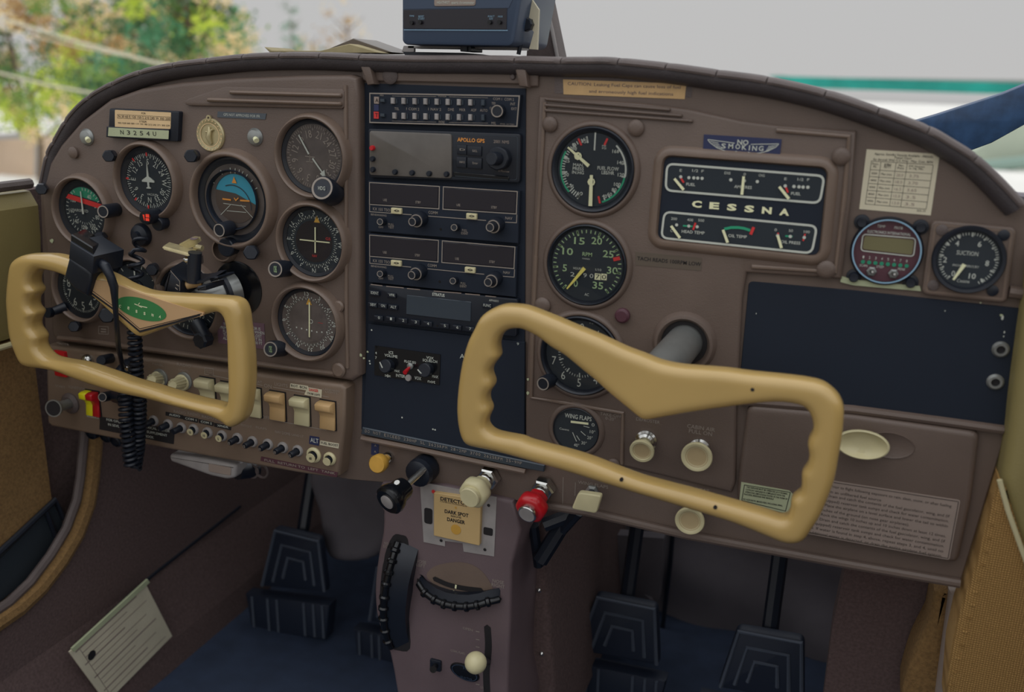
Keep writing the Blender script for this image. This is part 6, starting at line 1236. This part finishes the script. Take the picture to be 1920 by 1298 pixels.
t = thing('oval_badge', 'dark oval badge with blue centre under the ball knob', 'badge', P(872, 1260, HP)); c0 = W(872, 1260, HP)
el = [(c0[0]+.0175*math.cos(a)*1.0+.002*math.sin(a), c0[1]+.0095*math.sin(a)-.0035*math.cos(a)) for a in [2*math.pi*i/32 for i in range(32)]]
mb = MB(); mb.prism(el, HP, HP+.002, .0008, 2); mb.build('plate', BLKG, t); mb = MB(); mb.line([((p[0]-c0[0])*.85+c0[0], (p[1]-c0[1])*.85+c0[1]) for p in el], .0006, HP+.0023, True); mb.text('FUEL', 876, 1255, 5, HP+.0023, 14); mb.text('SELECTOR', 874, 1272, 3.5, HP+.0023, 22); mb.build('lettering', CLKB, t)
# ------------------------------------------------------------------ glareshield roll made of padded segments
t = thing('glareshield', 'dark brown padded glareshield roll in stitched segments over the instrument panel', 'glareshield', P(900, 110, 0))
arc_o = [(72, 348), (85, 288), (100, 258), (128, 212), (165, 176), (210, 150), (262, 129), (325, 115), (388, 107), (455, 100), (525, 97), (600, 97), (675, 100), (772, 103), (870, 103), (966, 104), (1045, 106), (1100, 106), (1150, 107), (1250, 117), (1345, 130), (1440, 143), (1550, 168), (1650, 201), (1745, 237), (1790, 262), (1835, 291), (1880, 332), (1925, 380)]
HG = .012
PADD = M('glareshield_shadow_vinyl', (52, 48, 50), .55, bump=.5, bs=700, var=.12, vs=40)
segs = [(72, 348), (85, 290), (99, 263), (120, 225), (166, 178), (209, 152), (264, 130), (322, 116), (388, 107), (455, 100.5), (523, 97.5), (599, 97), (676, 100), (966, 104), (1055, 107), (1160, 108), (1250, 117), (1345, 130), (1445, 144), (1550, 168), (1650, 201), (1745, 238), (1838, 292), (1926, 382)]
cents = [Vector(W(*p, HG)) for p in arc_o]
def arcpt(f):
    i = min(int(f), len(arc_o)-2); u = f-i
    g = lambda j: Vector(arc_o[max(0, min(len(arc_o)-1, j))])
    p0, p1, p2, p3 = g(i-1), g(i), g(i+1), g(i+2); v = .5*((2*p1)+(p2-p0)*u+(2*p0-5*p1+4*p2-p3)*u*u+(3*p1-p0-3*p2+p3)*u**3); return v
dense = [arcpt(i/8) for i in range(8*(len(arc_o)-1)+1)]
def near(p): return min(range(len(dense)), key=lambda i: (dense[i]-Vector(p)).length)
idx = [near(p) for p in segs]
PSEG = ((.006, -.30), (.002, -.12), (0, -.01), (.0, .004), (.0006, .010), (.0022, .0140), (.0042, .0152), (.0060, .0145), (.0066, .010))
PBROW = ((.004, .004), (.0045, .0128), (.007, .0132), (.011, .0120), (.0145, .0085), (.0165, .004), (.0172, .0004))
def prof_at(i, sc=1.0):
    p = dense[i]; a = dense[max(i-1, 0)]; b = dense[min(i+1, len(dense)-1)]
    A = Vector(W(*p, HG)); T = Vector(W(*b, HG))-Vector(W(*a, HG)); T.normalize(); n = Vector((T.y, -T.x))      # pointing below the arc
    if n.y > 0: n = -n
    out = []
    th = .026+.014*max(0, min(1, (900-abs(p.x-960))/900))*0
    for dd, hh in (PSEG if sc < 2 else PBROW):
        k = 1 if sc > 2 else sc; hx = hh if hh < 0 else .001+hh*k
        out.append((A.x+n.x*(dd+(1-k)*.006), -hx, A.y+n.y*(dd+(1-k)*.006)))
    return out
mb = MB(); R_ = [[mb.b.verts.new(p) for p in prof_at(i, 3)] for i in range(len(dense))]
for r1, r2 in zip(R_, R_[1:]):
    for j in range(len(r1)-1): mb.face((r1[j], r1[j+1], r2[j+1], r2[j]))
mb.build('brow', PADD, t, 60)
for a, b in zip(idx, idx[1:]):
    if b <= a: continue
    mb = MB(); st = list(range(a, b+1)); rings = []
    m = len(st)
    for k, i in enumerate(st):
        if k == 0: rings.append(prof_at(i, .80)); 
        rings.append(prof_at(i, .93 if k in (0, m-1) else 1.0))
        if k == m-1: rings.append(prof_at(i, .80))
    # tiny pull-in at both ends so neighbouring segments show a notch
    def lerp(p, q, f): return tuple(p[j]*(1-f)+q[j]*f for j in range(3))
    rings[1] = [lerp(p, q, .12) for p, q in zip(rings[1], rings[2])]; rings[0] = [lerp(p, q, .02) for p, q in zip(rings[0], rings[1])]
    rings[-2] = [lerp(p, q, .12) for p, q in zip(rings[-2], rings[-3])]
    R_ = [[mb.b.verts.new(p) for p in r] for r in rings]
    for r1, r2 in zip(R_, R_[1:]):
        for j in range(len(r1)-1): mb.face((r1[j], r1[j+1], r2[j+1], r2[j]))
    mb.face(R_[0]); mb.face(R_[-1][::-1]); mb.build('pad_segment', PAD, t, 50)
# ------------------------------------------------------------------ things on the glareshield
t = thing('map_papers', 'folded olive chart papers lying on top of the glareshield', 'papers', P(640, 95, -.04))
for k, (pts, h) in enumerate((([(600, 98), (662, 72), (735, 98)], -.05), ([(585, 99), (655, 82), (712, 99)], -.03), ([(495, 88), (510, 94), (640, 96), (600, 100), (505, 98)], -.04), ([(640, 82), (700, 90), (730, 99), (650, 99)], -.06))):
    mb = MB(); mb.prism(Q(pts, h), h-.05, h, .0006, 1); mb.build('sheet', YELP if 0 else [TAPE, CHART, CHART, PAPG][k], t)
t = thing('clock_unit', 'dark blue grey electronic unit in a swivel bracket on top of the glareshield', 'instrument box', P(860, 60, -.03)); h = -.03
mb = MB(); mb.prism(rnd(Q([(753, -40), (985, -46), (963, 80), (955, 87), (760, 84), (753, 78)], h), .003), h-.10, h, .003, 2); mb.build('case', CLKB, t)
mb = MB(); mb.prism(Q([(757, 19), (951, 16), (950, 55), (757, 53)], h), h, h+.0008); mb.build('dark_window', WINDK, t)
mb = MB(); mb.prism(Q([(753, -40), (983, -46), (954, 15), (757, 17)], h), h, h+.0006); mb.build('upper_face', CLKB, t)
mb = MB(); mb.ln([(757, 56), (952, 57)], 1.4, h+.0015); mb.text('TIME', 772, 30, 3, h+.0015, 9); mb.text('RESET\nSTART', 790, 33, 8, h+.0015, 12); mb.text('FUNCT\nION', 921, 33, 8, h+.0015, 12); mb.text('MODE', 938, 31, 3, h+.0015, 9); mb.build('lettering', BLUER, t)
for x, y in ((774, 43), (790, 42), (920, 42), (938, 42)): mb = MB(); mb.lathe(P(x, y, h), (0, -1, 0), [(.0019, 0), (.0019, .004)], 12); mb.build('push_button', BLKG, t)
mb = MB(); mb.prism(rnd(Q([(815, -2), (893, -2), (892, 11), (815, 12)], h), .002), h, h+.0015, .0004, 1); o = mb.build('name_plate', PAPG, t); mb = MB(); mb.text('HEATHKIT  quartz chronometer', 854, 5.5, 5, h+.0019, 70, bold=.01); mb.build('lettering', WHT, o)
mb = MB(); mb.prism(Q([(971, -40), (1010, 18), (1007, 93), (992, 92), (1001, 60), (985, 40), (972, 90), (962, 86)], h-.03), h-.034, h-.03); mb.build('bracket', PAPW, t)  # paler than the base metal: sky light on the bracket put into its colour
mb = MB(); mb.tube([P(985, 44, h-.028), P(972, 102, h-.028)], .0022, 8); mb.build('bracket_arm', BLACK, t)
mb = MB(); mb.lathe(P(990, 46, h-.03), (0, -1, 0), [(.0062, 0), (.0062, .006), (.005, .007)], 24, 8, .08); mb.build('thumb_knob', BLACK, t)
mb = MB(); mb.prism(rnd(crect(873, 92, 20, 10, h-.02), .001), h-.05, h-.02); mb.tube([P(873, 84, h-.02), P(873, 96, h-.02)], .003, 8); mb.build('swivel_foot', BLACK, t)
mb = MB(); mb.prism(Q([(765, 86), (972, 88), (972, 93), (765, 90)], h-.03), h-.06, h-.03); mb.prism(Q([(757, 86), (776, 86), (776, 97), (753, 98)], h-.03), h-.034, h-.03); mb.build('bracket_base', ALU, t, split=True)
mb = MB(); mb.prism(Q([(755, 97), (870, 99), (900, 104), (760, 104)], h-.03), h-.08, h-.03); mb.build('base_pad', BLACK, t)
t = thing('windshield_post', 'brown centre post of the windshield right of the electronic unit', 'post', P(1030, 60, -.20))
mb = MB(); mb.prism(Q([(1000, -60), (1013, -60), (1049, 112), (985, 112)], -.20), -.23, -.20, .003, 2); mb.build('post', PAD, t)
mb = MB(); mb.tube([P(1008, -60, -.198), P(1036, 60, -.198), P(1046, 112, -.198)], .0022, 8); mb.build('edge_strip', ALU, t)
t = thing('door_frame_brace', 'scratched dark blue metal brace crossing the right side of the windshield', 'brace', P(1830, 230, -.22))
mb = MB(); mb.prism(Q([(1700, 232), (1758, 215), (1880, 176), (2040, 110), (2040, 180), (1925, 232), (1860, 268), (1822, 282), (1800, 285)], -.22), -.25, -.22, .002, 2); mb.build('brace_plate', BLUM, t)
# ------------------------------------------------------------------ windshield glass
mb = MB(); rows = []
for j in range(9):
    f = j/8; y = .46-.70*f; z = .50+1.0*math.sin(f*math.pi/2)*1.0; row = []
    for i in range(25):
        u = i/24*2-1; x = -.37+u*1.15; row.append(mb.b.verts.new((x, y-.30*u*u, z-.08*u*u)))
    rows.append(row)
for a, b in zip(rows, rows[1:]):
    for i in range(24): mb.face((a[i], a[i+1], b[i+1], b[i]))
o = mb.build('window_1', GLASSW); o['kind'] = 'structure'
# ------------------------------------------------------------------ outside
GZ = -1.1
grd = M('outdoor_ground', (200, 198, 192), .9, k=1.5, var=.05, vs=.6)
mb = MB(); mb.poly3([(-90, 2.5, GZ), (60, 2.5, GZ), (60, 120, GZ), (-90, 120, GZ)]); mb.build('ground', grd)['kind'] = 'structure'
t = thing('outbuilding', 'blurred pale low building beyond the trees at the left edge', 'building', (-24, 20, GZ))
def far(px, py, y): return U(px, py, 1, y)
DB = 8
while far(20, 332, DB).z > GZ: DB += .25
a, b = far(-60, 262, DB), far(66, 262, DB)
t.location.y = DB; ORG[t.name] = Vector((-24, DB, GZ))
mb = MB(); mb.prism([(a.x, GZ), (b.x, GZ), (b.x, b.z), (a.x, a.z)], -DB-3, -DB); mb.build('wall', M('block_wall', (170, 150, 130), .9, k=1.5, var=.2, vs=.8), t)
mb = MB(); mb.tube([far(-60, 260, DB-.2), far(58, 254, DB-.2), far(72, 268, DB-.2), far(70, 330, DB-.2)], .05, 8); mb.build('gutter_pipe', ALU, t)
t = thing('hangar_roof', 'blurred teal edged hangar roof beyond the right side of the windshield', 'roof', far(1700, 170, 30))
y = 30; mb = MB(); mb.prism([(far(x_, z_, y).x, far(x_, z_, y).z) for x_, z_ in [(1440, 142), (2000, 158), (2000, 178), (1850, 176), (1530, 166), (1470, 156)]], -30.6, -30); mb.build('teal_fascia', TEAL, t)
mb = MB(); mb.prism([(far(x_, z_, y).x, far(x_, z_, y).z) for x_, z_ in [(1440, 139), (1500, 148), (2000, 158), (2000, 151), (1500, 145)]], -30.8, -30.1); mb.build('gutter', ALU, t)
t = thing('hangar_wall', 'blurred pale green wall outside at the right edge of the windshield', 'building', far(1890, 300, 26))
a = far(1815, 300, 26); b = far(2100, 240, 26)
mb = MB(); mb.prism([(a.x, GZ), (b.x+4, GZ), (b.x+4, b.z+.3), (far(1895, 230, 26).x, far(1895, 232, 26).z), (a.x, far(1815, 292, 26).z)], -30, -26); mb.build('wall', M('pale_green_wall', (158, 166, 150), .8, k=1.4, var=.15, vs=.5), t)
mb = MB(); mb.tube([far(1800, 318, 25.5), far(1960, 300, 25.5)], .16, 8); mb.build('rail', M('green_grey', (120, 140, 130), .8, k=1.4), t)
# trees
TG = [M('leaf_dark_green', (54, 86, 50), .7, k=1.7), M('leaf_green', (98, 124, 56), .7, k=1.7), M('leaf_yellow_green', (158, 172, 58), .7, k=1.7), M('leaf_orange', (216, 168, 126), .7, k=1.8), M('leaf_teal', (58, 104, 74), .7, k=2.2), M('leaf_brown', (126, 98, 58), .7, k=2.2)]  # yellow-green and orange: autumn leaf colour with sunlit highlights mixed in
BARK = M('bark', (84, 70, 56), .9, k=1.8)
def tree(px, py, dist, rad, hgt, mix, label, seed, n=1500, dens=1.0, shape='round'):
    rr = random.Random(seed); c = far(px, py, dist); t = thing('tree', label, 'tree', (c.x, dist, GZ), 'trees beyond the windshield')
    mb = MB(); pts = [Vector((c.x, dist, GZ)), Vector((c.x+.1, dist, (GZ+c.z)/2)), Vector((c.x, dist, c.z+hgt*.3))]; mb.tube(pts, [rad*.07, rad*.05, rad*.02], 8)
    for i in range(7):
        a = rr.uniform(0, 6.28); q = pts[1].lerp(pts[2], rr.random()); mb.tube([q, q+Vector((math.cos(a)*rad*.6, math.sin(a)*rad*.5, rad*.5))], [rad*.025, rad*.008], 5)
    mb.build('trunk', BARK, t)
    clumps = []
    for i in range(int(26*dens)):
        while 1:
            v = Vector((rr.uniform(-1, 1), rr.uniform(-1, 1), rr.uniform(-1, 1)))
            if v.length < 1: break
        if shape == 'cone': k = (1-(v.z+1)/2)**.8; v.x *= k; v.y *= k
        clumps.append((Vector((c.x+v.x*rad, dist+v.y*rad*.8, c.z+v.z*hgt)), rr.uniform(.16, .34)*rad, rr.choice(mix)))
    for mi in sorted(set(mix)):
        mb = MB()
        for cc3, cr_, m_ in clumps:
            if m_ != mi: continue
            for k in range(int(n/len(clumps))):
                g = Vector((rr.gauss(0, .5), rr.gauss(0, .5), rr.gauss(0, .45))); p = cc3+g*cr_; s_ = rr.uniform(.05, .11)*min(rad, 2.4)*.55
                u = Vector((rr.uniform(-1, 1), rr.uniform(-1, 1), rr.uniform(-1, 1))).normalized(); v2 = u.orthogonal().normalized()
                mb.poly3([p-u*s_, p+v2*s_*.5, p+u*s_, p-v2*s_*.5])
        mb.fixn = False; o = mb.build('foliage', TG[mi], t); o['kind'] = 'stuff'
D_ = 17
tree(20, 90, D_, 1.5, 1.9, [3, 5, 1, 0], 'orange and brown leaved tree at the far left edge of the windshield', 1, 3200, 1.4)
tree(60, 200, D_-6, .8, .58, [2, 2, 1, 3], 'bright yellow green bush at the lower left of the windshield', 2, 1800)
tree(150, 150, D_-3.5, 1.1, 1.0, [1, 5, 0, 2], 'mixed olive tree left of centre behind the curve of the glareshield', 3, 2800, 1.2)
tree(250, 60, D_+7, 2.4, 1.65, [0, 0, 1, 3], 'tall green tree with orange tips above the registration plate', 4, 3600, 1.5)
tree(352, 45, D_+1, 1.7, 1.4, [0, 0, 1, 4, 2, 3, 3], 'large yellow green tree above the pilot side of the glareshield', 5, 4200, 1.7)
tree(440, 85, D_+3, .9, .8, [3, 5, 3, 1], 'thin orange leaved tree at the right end of the grove', 6, 1600)
tree(120, 20, D_+12, 2.3, 1.9, [3, 1, 5], 'pale orange tree behind the far left ones', 7, 1800, .8)
tree(240, 170, D_-7, .8, .45, [4, 0, 1], 'dark teal shrub low behind the middle of the left glareshield curve', 8, 2200)
tree(545, 60, D_+5, .55, 1.1, [4, 0], 'small dark pointed evergreen standing alone left of the chart papers', 9, 900, .8, 'cone')
tree(585, 85, D_+8, .62, .35, [0, 3, 5], 'low scrappy bush right of the pointed evergreen', 10, 500, .6)
tree(650, 55, D_+8, .9, .95, [5, 3], 'sparse bare brown tree above the chart papers', 11, 420, .8)
for i, (a, b, r_, s_) in enumerate((((-20, 28), (330, 128), .018, 'upper pale blurred cable crossing the trees'), ((-20, 132), (190, 178), .015, 'lower pale blurred cable crossing the trees'), ((-20, 48), (300, 118), .009, 'thin middle cable crossing the trees'))):
    t = thing('overhead_cable', s_, 'cable', far(*a, 8+i*.5), 'overhead cables'); A_, B_ = far(*a, 8+i*.5), far(*b, 8+i*.5); mb = MB(); mb.tube([A_, (A_+B_)/2-Vector((0, 0, .02)), B_, B_+(B_-A_)*2], r_, 8); mb.build('cable', PAPW, t)
